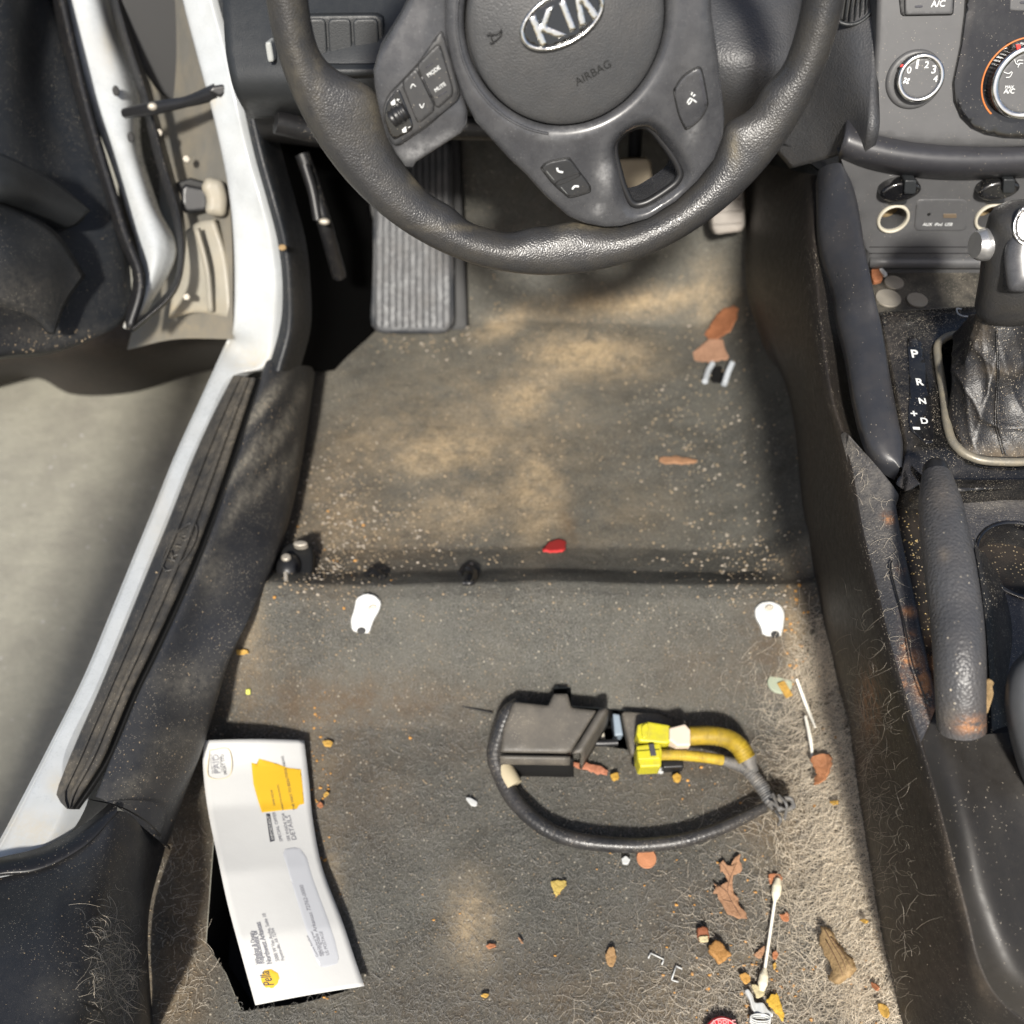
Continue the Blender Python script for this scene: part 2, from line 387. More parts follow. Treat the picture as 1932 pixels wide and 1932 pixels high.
# carpet material (own graph: fibres, sand, brown dirt)
def carpet_mat():
    m=bpy.data.materials.new('carpet'); m.use_nodes=True; n=m.node_tree.nodes; l=m.node_tree.links; b=n['Principled BSDF']; b.inputs['Roughness'].default_value=.95; b.inputs['Specular IOR Level'].default_value=.15
    tc=n.new('ShaderNodeTexCoord')
    def noise(sc,det=5,rg=.6):
        t=n.new('ShaderNodeTexNoise'); t.inputs['Scale'].default_value=sc; t.inputs['Detail'].default_value=det; t.inputs['Roughness'].default_value=rg; l.new(tc.outputs['Object'],t.inputs['Vector']); return t.outputs['Fac']
    def mr(x,a,b_,c=0.,d=1.):
        t=n.new('ShaderNodeMapRange'); t.inputs[1].default_value=a; t.inputs[2].default_value=b_; t.inputs[3].default_value=c; t.inputs[4].default_value=d; l.new(x,t.inputs[0]); return t.outputs[0]
    def mt(a,b_,op='MULTIPLY'):
        t=n.new('ShaderNodeMath'); t.operation=op; t.use_clamp=True
        for i,x in enumerate((a,b_)):
            if isinstance(x,(int,float)): t.inputs[i].default_value=x
            else: l.new(x,t.inputs[i])
        return t.outputs[0]
    def mix(f,a,b_):
        t=n.new('ShaderNodeMix'); t.data_type='RGBA'; l.new(f,t.inputs[0])
        for k,x in ((6,a),(7,b_)):
            if isinstance(x,tuple): t.inputs[k].default_value=(*x,1)
            else: l.new(x,t.inputs[k])
        return t.outputs[2]
    at=n.new('ShaderNodeAttribute'); at.attribute_name='dirt'; sp=n.new('ShaderNodeSeparateColor'); l.new(at.outputs['Color'],sp.inputs[0])
    c=mix(mr(noise(700,4,.8),.35,.65),(.020,.020,.018),(.165,.162,.145))
    c=mix(mt(mr(noise(9,5,.6),.42,.68),.45),c,(.15,.145,.125))
    c=mix(mt(mr(noise(15,6,.75),.50,.68),.35),c,(.022,.021,.018))
    c=mix(mt(mr(noise(24,7,.8),.50,.68),.35),c,(.115,.10,.078))
    c=mix(mt(sp.outputs[1],mr(noise(40,6,.8),.30,.60)),c,(.10,.072,.048))
    sand=mix(mr(noise(260,4,.8),.35,.65),(.27,.205,.125),(.50,.39,.25))
    c=mix(mt(sp.outputs[0],mr(noise(33,7,.78),.32,.60,.12,1.)),c,sand)
    for sc,th,cc in ((330,.965,(.40,.36,.29)),(520,.94,(.30,.26,.20)),(900,.90,(.22,.20,.16))):
        v=n.new('ShaderNodeTexVoronoi'); v.inputs['Scale'].default_value=sc; l.new(tc.outputs['Object'],v.inputs['Vector'])
        s2=n.new('ShaderNodeSeparateColor'); l.new(v.outputs['Color'],s2.inputs[0])
        c=mix(mt(mr(v.outputs['Distance'],.38,.20),mr(s2.outputs[0],th,th+.01)),c,cc)
    l.new(c,b.inputs['Base Color'])
    bp=n.new('ShaderNodeBump'); bp.inputs['Strength'].default_value=.8; bp.inputs['Distance'].default_value=.0016; l.new(noise(600,5,.85),bp.inputs['Height'])
    b2=n.new('ShaderNodeBump'); b2.inputs['Strength'].default_value=.35; b2.inputs['Distance'].default_value=.01; l.new(noise(25,4,.6),b2.inputs['Height']); l.new(bp.outputs[0],b2.inputs['Normal']); l.new(b2.outputs[0],b.inputs['Normal'])
    return m
carpet=carpet_mat()
def fibrem(nm,col):
    m=bpy.data.materials.new(nm); m.use_nodes=True; b=m.node_tree.nodes['Principled BSDF']; b.inputs['Base Color'].default_value=(*col,1); b.inputs['Roughness'].default_value=.5; return m

# ================================================================== GROUND AND FLOOR
g=[P(px,py,-.30) for px,py in ((-900,-100),(800,-100),(800,2600),(-900,2600))]
G=np.array([[x,y,-.30] for y in np.linspace(-2,5,30) for x in np.linspace(-4,1.5,30)])
tag(mk('ground',G,grid_faces(30,30),conc),kind='structure')
def sm(t): t=np.clip(t,0,1); return t*t*(3-2*t)
def floor_z(X,Y):
    X=np.asarray(X,float);Y=np.asarray(Y,float)
    prof=np.interp(Y,[-.3,.20,.440,.462,.49,.508,.55,.568,.585,.605,.65,.86,1.06,1.35,1.9],[.0,.0,.004,.014,.052,.064,.088,.089,.075,.057,.034,.008,.0,.24,.75])
    z=prof
    z=z+sm((X-.268)/.085)*.080*sm((Y-.575)/.05)+np.maximum(0,X-.325)*.5+sm((X-.30)/.06)*.012
    z=z+sm((X-.27)/.06)*.045*(1-sm((Y-.40)/.15))
    z=z+np.maximum(0,-.27-X)*.55*sm((Y-.5)/.1)+np.maximum(0,-.33-X)*.4
    z=z+.004*np.sin(X*17+1)*np.sin(Y*13)+.0008*np.sin(X*43+Y*31)+.0006*np.sin(X*71-Y*53+1.3*np.sin(X*29))*np.sin(Y*61+X*13)
    return z
def FP(px,py,dz=0.):
    z=0.
    for _ in range(14):
        p=P(px,py,z); z=.5*z+.5*(float(floor_z(p[0],p[1]))+dz)
    p=P(px,py,z); return p
def FN(p):
    e=.004; a=float(floor_z(p[0]+e,p[1])-floor_z(p[0]-e,p[1]))/(2*e); b=float(floor_z(p[0],p[1]+e)-floor_z(p[0],p[1]-e))/(2*e)
    v=np.array([-a,-b,1.]); return v/np.linalg.norm(v)
nx,ny=310,460
xs=np.linspace(-.50,.52,nx); ys=np.linspace(.02,1.62,ny)
XX,YY=np.meshgrid(xs,ys); V=np.stack([XX,YY,floor_z(XX,YY)],-1).reshape(-1,3)
holes_px=[[(404,1560),(388,1780),(425,1835),(455,1908),(560,1895),(660,1868),(600,1700),(520,1560)],
          K(j3,(470,240),(555,235),(560,330),(700,340),(830,350),(900,380),(880,560),(760,540),(600,520),(330,330),(470,330))]
H3=[np.array([FP(*p)[:2] for p in h]) for h in holes_px]
xy=V[:,:2].copy()
for h in H3:
    h=dens(h,.002); bb=(xy[:,0]>h[:,0].min()-.01)&(xy[:,0]<h[:,0].max()+.01)&(xy[:,1]>h[:,1].min()-.01)&(xy[:,1]<h[:,1].max()+.01); idx=np.where(bb)[0]
    dd=np.linalg.norm(xy[idx][:,None]-h[None],axis=2); j=dd.argmin(1); near=dd.min(1)<.0021; xy[idx[near]]=h[j[near]]
V[:,:2]=xy; V[:,2]=floor_z(V[:,0],V[:,1])
fc=grid_faces(nx,ny); cen=np.array([V[list(f)].mean(0)[:2] for f in fc]); kill=np.zeros(len(fc),bool)
for h in H3: kill|=inside(cen,h)
lb_=np.array([P(x,y,z)[:2] for x,y,z in ((548,640,.09),(545,690,.09),(530,750,.09),(505,840,.09),(475,930,.09),(440,1030,.09),(400,1130,.09),(365,1215,.09),(335,1290,.09),(310,1370,.09),(275,1450,.09),(232,1530,.09),(200,1700,.08),(150,2000,.08))])[::-1]
kill|=(cen[:,0]<np.interp(cen[:,1],lb_[:,1],lb_[:,0]))&(cen[:,1]<1.0)
fc=[f for f,k in zip(fc,kill) if not k]
sand_bl=[(1110,672,110,44,1.3,4),(840,850,130,50,1.1,-10),(985,750,100,55,.9,-35),(1010,920,60,110,1.0),(880,960,150,50,.7,-10),(1190,572,160,28,1.0,-6),(955,612,70,24,.9,-25),(1340,560,50,60,.7),(900,830,240,150,.45),
 (730,840,110,60,.6),(640,980,70,110,.45),(690,1010,150,60,.35),(890,1740,48,80,.8,0),(1500,1170,24,120,.55),(1490,1600,60,120,.35),(1350,1900,260,90,.3),(600,1430,40,80,.25),(620,1700,25,120,.5),
 (350,1650,50,260,.28),(470,1180,30,110,.5),(1650,1700,26,320,.3),(1595,1420,26,160,.3),(1180,960,120,60,.25),(1090,1000,200,60,.2),(320,1860,60,100,.4),(1450,1830,80,60,.35)]
dirt_bl=[(640,1330,260,60,.9,0,1),(480,1280,120,70,.5,0,1),(1480,1500,130,150,.9,20,1),(1470,1210,80,110,.9,0,1),(620,1450,170,170,.6,0,1),(700,1500,120,100,.5,0,1),(1560,1400,60,200,.8,0,1),(900,1400,200,60,.4,0,1),
 (340,1750,70,260,.9,0,1),(1130,1900,500,110,.55,0,1),(1330,1740,170,100,.5,0,1),(620,960,80,160,.6,0,1),(700,1040,180,50,.5,0,1),(1300,1450,180,120,.5,0,1),(1620,1700,60,400,.7,0,1),(1360,1270,160,90,.4,0,1),(1070,990,14,40,1.,-20,1)]
tag(mk('floor',V,fc,carpet,dirt=sand_bl+dirt_bl),kind='structure')
duct=M('black duct',(.004,.004,.004),.6,attr=False)
for h,nm,lb in zip(H3,('floor_duct','seat_wiring_opening'),('black floor duct opening under the white envelope','black rectangular opening in the carpet behind the yellow connectors')):
    n=len(h); zt=floor_z(h[:,0],h[:,1])-.003; top=np.c_[h,zt]; bot=np.c_[h,zt-.09]
    tag(mk(nm,np.vstack([top,bot]),[(i,(i+1)%n,(i+1)%n+n,i+n) for i in range(n)]+[tuple(range(2*n-1,n-1,-1))],duct,smooth=False),lb,'duct' if 'duct' in nm else 'opening')

# ================================================================== CAR BODY: sill, pillar
body=thing('parked_car','white car seen at its open driver side, with painted sill, pillar and black door panel','car',P(250,1150,.1))
zs=.125
wl=[(432,640),(406,719),(374,790),(333,880),(292,985),(250,1085),(211,1180),(156,1304),(94,1427),(0,1600),(-60,1700)]
wr=[(512,668),(436,714),(385,833),(352,905),(326,969),(262,1093),(203,1256),(178,1304),(140,1401),(128,1470),(135,1530),(60,1625),(-40,1700)]
# pillar band
pl_=[(345,0,1.09),(368,90,1.10),(395,190,1.11),(412,260,1.12),(430,350,1.14),(440,440,1.15),(443,540,1.17),(440,620,1.19),(432,665,1.2)]
pr_=[(400,-5,1.07),(425,90,1.08),(447,190,1.09),(470,290,1.11),(495,380,1.12),(515,460,1.14),(524,540,1.16),(524,610,1.18),(512,668,1.2)]
pl_=[(338,-60,1.08)]+pl_; pr_=[(388,-60,1.06)]+pr_
wl=[(432,648),(408,700),(374,775),(333,866),(292,968),(250,1070),(211,1166),(160,1288),(96,1416),(40,1525),(0,1600),(-60,1700)]
wr=[(500,690),(436,712),(398,785),(358,872),(318,974),(276,1076),(237,1172),(186,1294),(126,1424),(126,1524),(66,1622),(-30,1715)]
SL=[D(*q) for q in pl_[:-1]]+[P(x,y,zs) for x,y in wl]
SR=[D(*q) for q in pr_[:-2]]+[D(520,620,1.185)]+[D(500,690,1.2)]+[P(x,y,zs+.001) for x,y in wr[1:]]
npl=len(pl_)-1
out0=[p+np.array([.02,.03,-.02]) if i<npl else p+np.array([.035,0,-.10]) for i,p in enumerate(SL)]
out1=[p+np.array([.002,.004,-.004]) for p in SL]
inn1=[p+np.array([.012,.012,-.012]) for p in SR]
SLn,SRn=np.array(SL),np.array(SR)
FR=[np.array(out0),np.array(out1),SLn,SLn*.85+SRn*.15+np.array([0,-.003,.003]),SLn*.2+SRn*.8+np.array([0,-.002,.002]),SRn,np.array(inn1)]
FR=np.array([cr_par(r,150) for r in FR]); GG=np.stack([cr_par(FR[:,i],25) for i in range(150)],1)
mk('door_frame',GG.reshape(-1,3),grid_faces(150,25),paint,body,dirt=[(60,1570,60,40,.6),(110,1480,20,20,.8),(480,680,40,30,.6),(395,190,20,14,.8),(430,640,14,40,.5),(300,1000,20,200,.2)])
# recess of the hinge pillar (dirty white inner steel, its shade mixed into a darker tone)
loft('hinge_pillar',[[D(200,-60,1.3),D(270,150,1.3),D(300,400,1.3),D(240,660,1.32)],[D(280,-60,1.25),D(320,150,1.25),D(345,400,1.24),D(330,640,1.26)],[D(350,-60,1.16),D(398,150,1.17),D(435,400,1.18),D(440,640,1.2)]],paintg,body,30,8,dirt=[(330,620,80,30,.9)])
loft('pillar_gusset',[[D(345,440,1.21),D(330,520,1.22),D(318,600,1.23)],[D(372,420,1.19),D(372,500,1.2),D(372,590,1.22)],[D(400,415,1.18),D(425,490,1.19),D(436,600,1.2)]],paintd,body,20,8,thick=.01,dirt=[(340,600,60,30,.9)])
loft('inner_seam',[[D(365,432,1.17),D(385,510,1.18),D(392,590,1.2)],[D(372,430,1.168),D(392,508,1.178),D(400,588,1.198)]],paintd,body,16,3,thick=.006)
relief('pillar_shade',Plane(D(300,90,1.22),-ray(300,90)),Plane(D(300,90,1.22),-ray(300,90)).hits([(200,-60),(344,-60),(364,60),(382,150),(372,186),(330,200),(296,170),(262,120)]),duct,body,r=.004,thick=.03)  # black plate standing in for the shade on the upper pillar
relief('hinge_cover',Plane(D(404,374,1.16),-ray(404,374)),rnd([(-.012,-.018),(.012,-.022),(.016,0),(.012,.02),(-.006,.024),(-.014,.012),(-.008,0)],.2,2),paintd,body,r=.008,thick=.03)
relief('hinge_block',Plane(D(372,376,1.19),-ray(372,376)),rnd([(-.02,-.016),(.012,-.014),(.014,.012),(-.016,.018)],.15,1),blackp,body,r=.004,thick=.03)
for (x,y) in ((352,300),(384,470),(352,560),(300,250)): relief('bolt_head',Plane(D(x,y,1.18),-ray(x,y)),ell(0,0,.0045,.0045,0,6),nickel,body,r=.001,thick=.01)
pk=Plane(D(348,360,1.2),-ray(348,360))
relief('drain_slot',pk,pk.hits([(330,345),(360,335),(395,345),(395,395),(355,400)]),duct,body,r=.003,thick=.01)
strap=tube('check_strap',[D(236,214,1.17),D(300,202,1.14),D(360,190,1.12),D(412,172,1.10)],[.006,.008,.006,.009],blackp,body,8)
relief('strap_bracket',Plane(D(415,170,1.09),-ray(415,170)),Plane(D(415,170,1.09),-ray(415,170)).hits([(392,172),(400,162),(425,158),(432,176),(415,184)]),blackp,body,r=.003,thick=.02)
relief('strap_pin',Plane(D(288,201,1.13),-ray(288,201)),ell(0,0,.0055,.0045),nickel,body,r=.003,thick=.01)

# scuff plate
sc=thing('scuff_plate','dusty black ribbed scuff plate with embossed oval along the white sill','scuff plate',P(330,1000,.13))
sl=[(440,708),(400,785),(361,872),(321,974),(279,1076),(240,1172),(190,1294),(150,1385),(118,1462),(106,1500),(126,1526)]
sr=[(484,714),(452,810),(419,911),(374,1034),(328,1140),(283,1236),(250,1304),(222,1370),(195,1434),(160,1490),(134,1527)]
def sillp(t,s,dz=0): # across t 0..1, along s
    a=cr(sl,101)[int(s*100)]; b=cr(sr,101)[int(s*100)]; q=a*(1-t)+b*t; return P(q[0],q[1],zs+.006+dz)
SS=np.linspace(0,1,60); rails=[]
for t,dz in ((0,-.006),(.04,0),(.25,.001),(.27,.0035),(.33,.0035),(.35,.001),(.55,.001),(.57,.0035),(.70,.0035),(.72,.001),(.96,0),(1,-.006)): rails.append([sillp(t,s,dz) for s in SS])
loft('plate',rails,scuff,sc,60,2,dirt=[(440,800,30,110,.6,20),(300,1140,20,60,.3,25),(130,1470,30,40,.8),(230,1300,20,90,.6,25)])
loft('gap_seal',[[P(x,y,zs+.012) for x,y in sr],[P(x+8,y,zs+.004) for x,y in sr],[P(x+16,y,zs+.008) for x,y in sr]],duct,sc,50,3)
pe=Plane(P(340,1030,zs+.0085),(0,0,1))
c0=pe.hit(*k7(1045,1240)); ax=np.array(pe.hit(*k7(1120,1110)))-np.array(pe.hit(*k7(970,1370))); an=math.atan2(ax[1],ax[0]); La=np.linalg.norm(ax)/2
strokes('embossed_oval',pe,[ell(c0[0],c0[1],La*1.05,La*.42,an,24)+[ell(c0[0],c0[1],La*1.05,La*.42,an,24)[0]]],.0022,scuff,sc,h=0,local=True)
e1=np.array([math.cos(an),math.sin(an)]); e2=np.array([-e1[1],e1[0]])
def lp(a,b): return tuple(np.array(c0)+e1*a*La+e2*b*La)
strokes('embossed_letters',pe,[[lp(-.6,-.2),lp(-.6,.2)],[lp(-.25,.2),lp(-.58,0)],[lp(-.45,.04),lp(-.22,-.2)],[lp(0,-.2),lp(0,.2)],[lp(.2,-.2),lp(.38,.2)],[lp(.38,.2),lp(.58,-.2)]],.0022,scuff,sc,h=0,local=True)

# sill trim (black plastic between scuff plate and carpet)
A=[(500,655),(484,718),(455,815),(422,915),(378,1038),(332,1144),(288,1240),(256,1306),(228,1374),(200,1438),(172,1505)]
B=[(552,672),(530,750),(505,840),(475,930),(440,1030),(400,1130),(365,1215),(335,1290),(310,1370),(275,1450),(232,1530)]
Cc=[(596,680),(585,760),(568,870),(545,975),(515,1060),(470,1160),(430,1245),(404,1330),(380,1410),(345,1500),(312,1592)]
Z=[.0]*11
trim=loft('sill_trim',[[P(x+6,y,zs+.004) for x,y in A],[P(x+14,y,zs+.012) for x,y in A],[P(x,y,zs-.005) for x,y in B],[P(x-5,y,.06+.045*math.exp(-((y-1180)/190)**2)) for x,y in Cc],[P(x+2,y,.012+.085*math.exp(-((y-1180)/150)**2)) for x,y in Cc],[P(x+3,y,-.03+.085*math.exp(-((y-1180)/150)**2)) for x,y in Cc]],trimm,None,70,6,
 dirt=[(500,760,10,60,1.6,40),(535,800,9,70,1.6,35),(515,840,8,60,1.5,45),(570,745,12,22,1.8,20),(470,860,9,60,1.3,35),(500,910,10,60,1.1,40),(552,870,7,50,1.5,20),(450,950,12,60,.9,30),(400,1080,30,50,.5),(350,1290,60,40,.5),(330,1400,60,30,.4,-20),(250,1480,50,20,.5,-30)])
tag(trim,'dusty black plastic sill trim between the ribbed scuff plate and the carpet','sill trim')
# kick panel below dash (left of the footrest)
kick=thing('kick_panel','black plastic kick panel between the white pillar and the footrest','kick panel',D(580,500,1.25))
ka=[(392,-60,1.07),(428,90,1.09),(450,190,1.10),(473,290,1.12),(498,380,1.13),(518,460,1.15),(526,540,1.17),(526,620,1.19),(505,700,1.20)]
loft('panel',[[D(*q) for q in ka],[D(x+25,y,d-.01) for x,y,d in ka],[D(x+60,y,d+.05) for x,y,d in ka]],doorm,kick,50,6,dirt=[(565,560,12,70,.6)])
loft('inner_side_shade',[[D(x+60,y,d+.05) for x,y,d in ka],[D(x+110,y,d+.15) for x,y,d in ka],[D(x+190,y-10,d+.24) for x,y,d in ka]],M('kick shade black',(.002,.002,.002),1.,attr=False,spec=.05),kick,40,5)  # deep shade beside the footrest painted as a near-black strip
tube('cable_tie',[D(575,310,1.15),D(590,360,1.16),D(600,415,1.17)],.006,blackp,kick,8)
relief('clip',Plane(D(533,467,1.12),-ray(533,467)),ell(0,0,.0045,.0035),lf_card,kick,r=.002,thick=.006)
relief('screw',Plane(D(612,418,1.15),-ray(612,418)),ell(0,0,.0065,.004),nickel,kick,r=.003,thick=.006)
tube('wire_bundle',[D(570,290,1.16),D(588,340,1.17),D(612,420,1.18),D(640,520,1.25)],.009,rubber,kick,8)

# seat-belt pillar trim lower left
bt=thing('pillar_trim','black rear pillar trim with a hair filled hollow at the lower left corner','pillar trim',P(150,1800,.1))
top=[(-60,1668,.15),(0,1648,.145),(60,1642,.14),(114,1622,.135),(172,1584,.13),(221,1530,.125)]
loft('cover',[[P(x,y,z) for x,y,z in ((-60,1668,.15),(-60,1780,.19),(-60,2000,.22))],[P(x,y,z) for x,y,z in ((49,1645,.142),(50,1790,.19),(20,2000,.21))],[P(x,y,z) for x,y,z in ((114,1624,.137),(120,1760,.18),(110,2000,.20))],
 [P(x,y,z) for x,y,z in ((172,1586,.133),(185,1740,.16),(165,1990,.18))],[P(x,y,z) for x,y,z in ((221,1530,.125),(240,1730,.11),(215,1990,.13))],[P(x,y,z) for x,y,z in ((272,1560,.09),(275,1740,.07),(262,1960,.09))],[P(x,y,z) for x,y,z in ((312,1598,.02),(280,1740,.01),(290,1960,.0))]],
 trimm,bt,60,10,dirt=[(208,1830,34,85,1.2,8),(240,1720,40,40,.5),(200,1660,60,30,.3,-30),(120,1880,60,40,.25)])
loft('weather_seal',[[P(x-2,y-(30 if x<60 else 38 if x<180 else 26),z-.006) for x,y,z in top],[P(x,y-(18 if x<60 else 22 if x<180 else 16),z+.004) for x,y,z in top],[P(x,y+2,z+.006) for x,y,z in top],[P(x,y+6,z-.006) for x,y,z in top]],rubber,bt,50,5)
loft('seam_piece',[[P(*q) for q in ((166,1507,.131),(225,1520,.131),(285,1555,.10),(322,1600,.02))],[P(*q) for q in ((168,1509,.133),(225,1523,.134),(284,1558,.103),(320,1604,.022))]],duct,bt,30,2)
loft('lower_guide',[[P(*q) for q in ((150,1890,.20),(190,1905,.19),(215,1960,.17))],[P(*q) for q in ((165,1900,.21),(192,1915,.2),(205,1965,.18))]],duct,bt,20,3)

# ================================================================== CAR DOOR (open)
def W(l): return [D(*q) for q in l]
dr=loft('door',[W([(-80,-60,1.06),(-80,200,1.06),(-80,450,1.06),(-80,690,1.05)]),W([(20,-60,1.10),(20,200,1.10),(20,450,1.09),(15,668,1.08)]),W([(60,-60,1.16),(90,200,1.16),(130,450,1.14),(120,655,1.12)]),W([(84,-60,1.20),(150,200,1.19),(215,420,1.18),(222,615,1.17)]),W([(92,-60,1.22),(163,200,1.21),(232,420,1.2),(250,560,1.19)])],doorm,body,50,8,thick=.03,dirt=[(40,560,120,60,.35),(60,640,90,30,.5),(170,630,60,20,.4)])
loft('armrest',[W([(-80,290,1.0),(0,305,1.02),(80,345,1.08),(160,400,1.13)]),W([(-80,340,.98),(0,350,1.0),(70,375,1.06),(140,410,1.12)]),W([(-80,362,1.02),(0,368,1.05),(60,392,1.10),(120,420,1.14)])],dashlow,dr,30,5,thick=.01)
loft('door_pocket',[W([(-80,385,1.02),(0,395,1.04),(90,440,1.08),(150,520,1.12)]),W([(-80,450,1.0),(0,470,1.02),(70,510,1.06),(110,570,1.10)]),W([(-80,560,1.02),(0,575,1.04),(60,600,1.07),(90,630,1.09)])],doorm,dr,30,5,thick=.01,dirt=[(30,560,100,60,.5)])
loft('panel_edge',[W([(78,-60,1.20),(146,200,1.19),(215,430,1.18),(250,520,1.17),(235,600,1.17)]),W([(100,-60,1.17),(160,200,1.165),(228,430,1.155),(262,530,1.15),(238,622,1.15)])],rubber,dr,40,4,thick=.008)
loft('door_edge',[W([(100,-60,1.2),(132,100,1.2),(165,200,1.2),(203,290,1.2),(238,400,1.19),(262,500,1.18),(232,618,1.17)]),W([(128,-60,1.185),(155,100,1.19),(190,200,1.19),(222,280,1.19),(262,385,1.18),(290,480,1.17),(258,600,1.165)]),W([(168,-60,1.19),(196,60,1.2),(228,160,1.2),(245,260,1.2),(278,370,1.19),(312,470,1.18),(268,594,1.17)]),W([(196,-60,1.24),(222,60,1.24),(262,170,1.24),(268,280,1.24),(300,390,1.22),(333,478,1.2),(276,592,1.19)])],paint,dr,50,6,thick=.01,dirt=[(235,600,40,20,.5),(205,80,14,60,.4)])
loft('door_seal',[W([(190,-60,1.2),(222,60,1.2),(262,180,1.2),(292,300,1.19),(322,400,1.18),(336,480,1.17),(318,545,1.165),(248,616,1.16)]),W([(204,-60,1.175),(240,70,1.175),(276,180,1.175),(306,300,1.17),(336,400,1.16),(345,480,1.15),(326,552,1.145),(250,622,1.145)]),W([(216,-60,1.2),(252,70,1.2),(288,180,1.2),(320,300,1.19),(346,400,1.18),(350,480,1.17),(330,556,1.17),(254,626,1.17)])],rubber,dr,50,5)
for i,(x,y) in enumerate([k1(625,490),k1(705,740)]): relief('bolt_hole',Plane(D(x,y,1.18),-ray(x,y)),ell(0,0,.004,.006),duct,dr,r=.001,thick=.004)
loft('fender_liner',[W([(-80,600,1.50),(200,600,1.48),(447,600,1.42)]),W([(-80,680,1.50),(200,670,1.50),(440,640,1.44)]),[P(x,y,-.28) for x,y in ((-60,745),(60,712),(140,742),(250,738),(350,708),(430,690))],[P(x,y-8,-.34) for x,y in ((-60,745),(60,712),(140,742),(250,738),(350,708),(430,690))]],M('fender liner shaded brown',(.016,.012,.008),.9,dust=.1,dcol=(.06,.04,.025)),body,40,6)  # wheel arch liner, with the shade under the door painted into its brown
dr['label']='open driver door with a scuffed black inner panel'
def box(name,x0,x1,y0,y1,z0,z1,mt,par,r=.02):
    pl=Plane(((x0+x1)/2,(y0+y1)/2,z1),(0,0,1)); a,b=(x1-x0)/2,(y1-y0)/2
    return relief(name,pl,[(-a,-b),(a,-b),(a,b),(-a,b)],mt,par,r=r,thick=z1-z0,step=.06)
loft('shade_beam',[[np.array([x*1.0+(xo)*(y+.94)*.11,y,z]) for y in np.linspace(-1.7,.0,6)] for x,z,xo in ((-.625,1.17,0),(-.625,1.20,0),(-.72,1.24,.5),(-.825,1.21,1),(-.83,1.17,1),(-.72,1.14,.5),(-.625,1.17,0))],paint,body,12,3)  # unseen beam added outside the car to shade the ground by the sill
loft('shade_post',[[np.array([x,y+(.10 if z>.9 else 0),z]) for z in (-.05,.4,.8,1.17)] for x,y in ((-.64,-.32),(-.64,-.14),(-.72,-.12),(-.76,-.22),(-.72,-.34),(-.64,-.32))],paint,body,12,3)  # unseen post added to carry the shading beam
# ================================================================== FOOTWELL
fr=thing('footrest','tall grey ribbed footrest at the left of the footwell','footrest',FP(780,640))
pr=Plane(FP(780,640,.004),(0,-.72,.69))
q=pr.hits([(712,250),(852,250),(856,470),(858,630),(697,630),(700,470)])
relief('pad',pr,rnd(q,.12,2),M('footrest grey',(.028,.031,.036),.5,wrk=(200,.2,.001),dust=.25,dcol=(.2,.19,.18),dscale=18),fr,r=.006,thick=.03,step=.006)
for i in range(12):
    x=712+i*12.2; a=pr.hit(x,262,.001); b=pr.hit(x+(x-780)*.05,618,.001)
    mk('rib',*tube('',cr_par(np.array([pr.to3(*a,.001),pr.to3(*b,.001)]),3),.0010,None,sides=6,n=0,add=True),M('rib grey',(.034,.037,.042),.5) if i==0 else bpy.data.materials['rib grey'],fr)
relief('backing',pr,pr.hits([(690,230),(866,230),(884,628),(690,628)]),duct,fr,h=-.02,r=.004,thick=.06)
bk=thing('brake_pedal','dusty brake pedal seen through the opening in the steering wheel','pedal',D(1195,340,1.3))
ppb=Plane(D(1195,340,1.28),(0,-.85,.5))
relief('pedal_pad',ppb,rnd(ppb.hits([(1158,300),(1228,298),(1232,350),(1218,378),(1168,378)]),.12,2),M('pedal dusty',(.30,.25,.18),.7,dust=.3,dcol=(.38,.32,.22)),bk,r=.004,thick=.018)
tube('pedal_arm',[D(1195,330,1.31),D(1200,200,1.30),D(1190,60,1.24)],.009,blackp,bk,8)
ac=thing('accelerator_pedal','grey accelerator pedal with a worn pad right of the steering wheel rim','pedal',D(1370,430,1.35))
ppa=Plane(D(1370,390,1.33),(0,-.82,.55))
relief('pedal_pad',ppa,rnd(ppa.hits([(1338,335),(1402,330),(1408,436),(1345,444)]),.12,2),M('accelerator worn',(.27,.245,.22),.6,wrk=(150,.3,.001),dust=.3,dcol=(.32,.28,.24)),ac,r=.004,thick=.02)
for y in (355,378,401,424): strokes('tread',ppa,[[(1345,y),(1400,y-3)]],.002,bpy.data.materials['accelerator worn'],ac,h=.001)
tube('pedal_arm',[D(1370,345,1.345),D(1375,250,1.34),D(1370,120,1.28)],.01,blackp,ac,8)
# ================================================================== DASHBOARD
da=thing('dashboard','dark grey dashboard with centre stack controls behind the steering wheel','dashboard',D(1400,200,.95))
pd=Plane(D(640,110,.93),(0,-.94,.34))
loft('lower_panel',[W([(425,-60,.96),(640,-60,.95),(900,-60,.94),(1100,-60,.95)]),W([(428,20,.95),(640,15,.94),(900,15,.93),(1100,15,.94)]),W([(436,110,.95),(640,105,.93),(900,105,.92),(1100,105,.93)]),W([(450,165,.96),(640,160,.94),(900,160,.93),(1100,160,.94)]),W([(470,205,1.02),(640,200,1.0),(900,200,.98),(1100,200,1.0)])],dashlow,da,40,6,thick=.01)
relief('switch_panel',pd,rnd(pd.hits([(566,28),(722,26),(728,118),(585,120)]),.08,2),dashlow,da,h=.004,r=.002,thick=.012)
for x in ((572,616),(620,663),(667,714)): relief('switch_blank',pd,rnd(pd.hits([(x[0],34),(x[1],33),(x[1]+4,112),(x[0]+4,113)]),.1,2),dashlow,da,h=.0065,r=.0015,thick=.01)
loft('lower_rim',[W([(560,132,.93),(640,134,.925),(740,133,.92)]),W([(560,145,.925),(640,147,.92),(740,146,.915)])],dashlow,da,20,3,thick=.008)
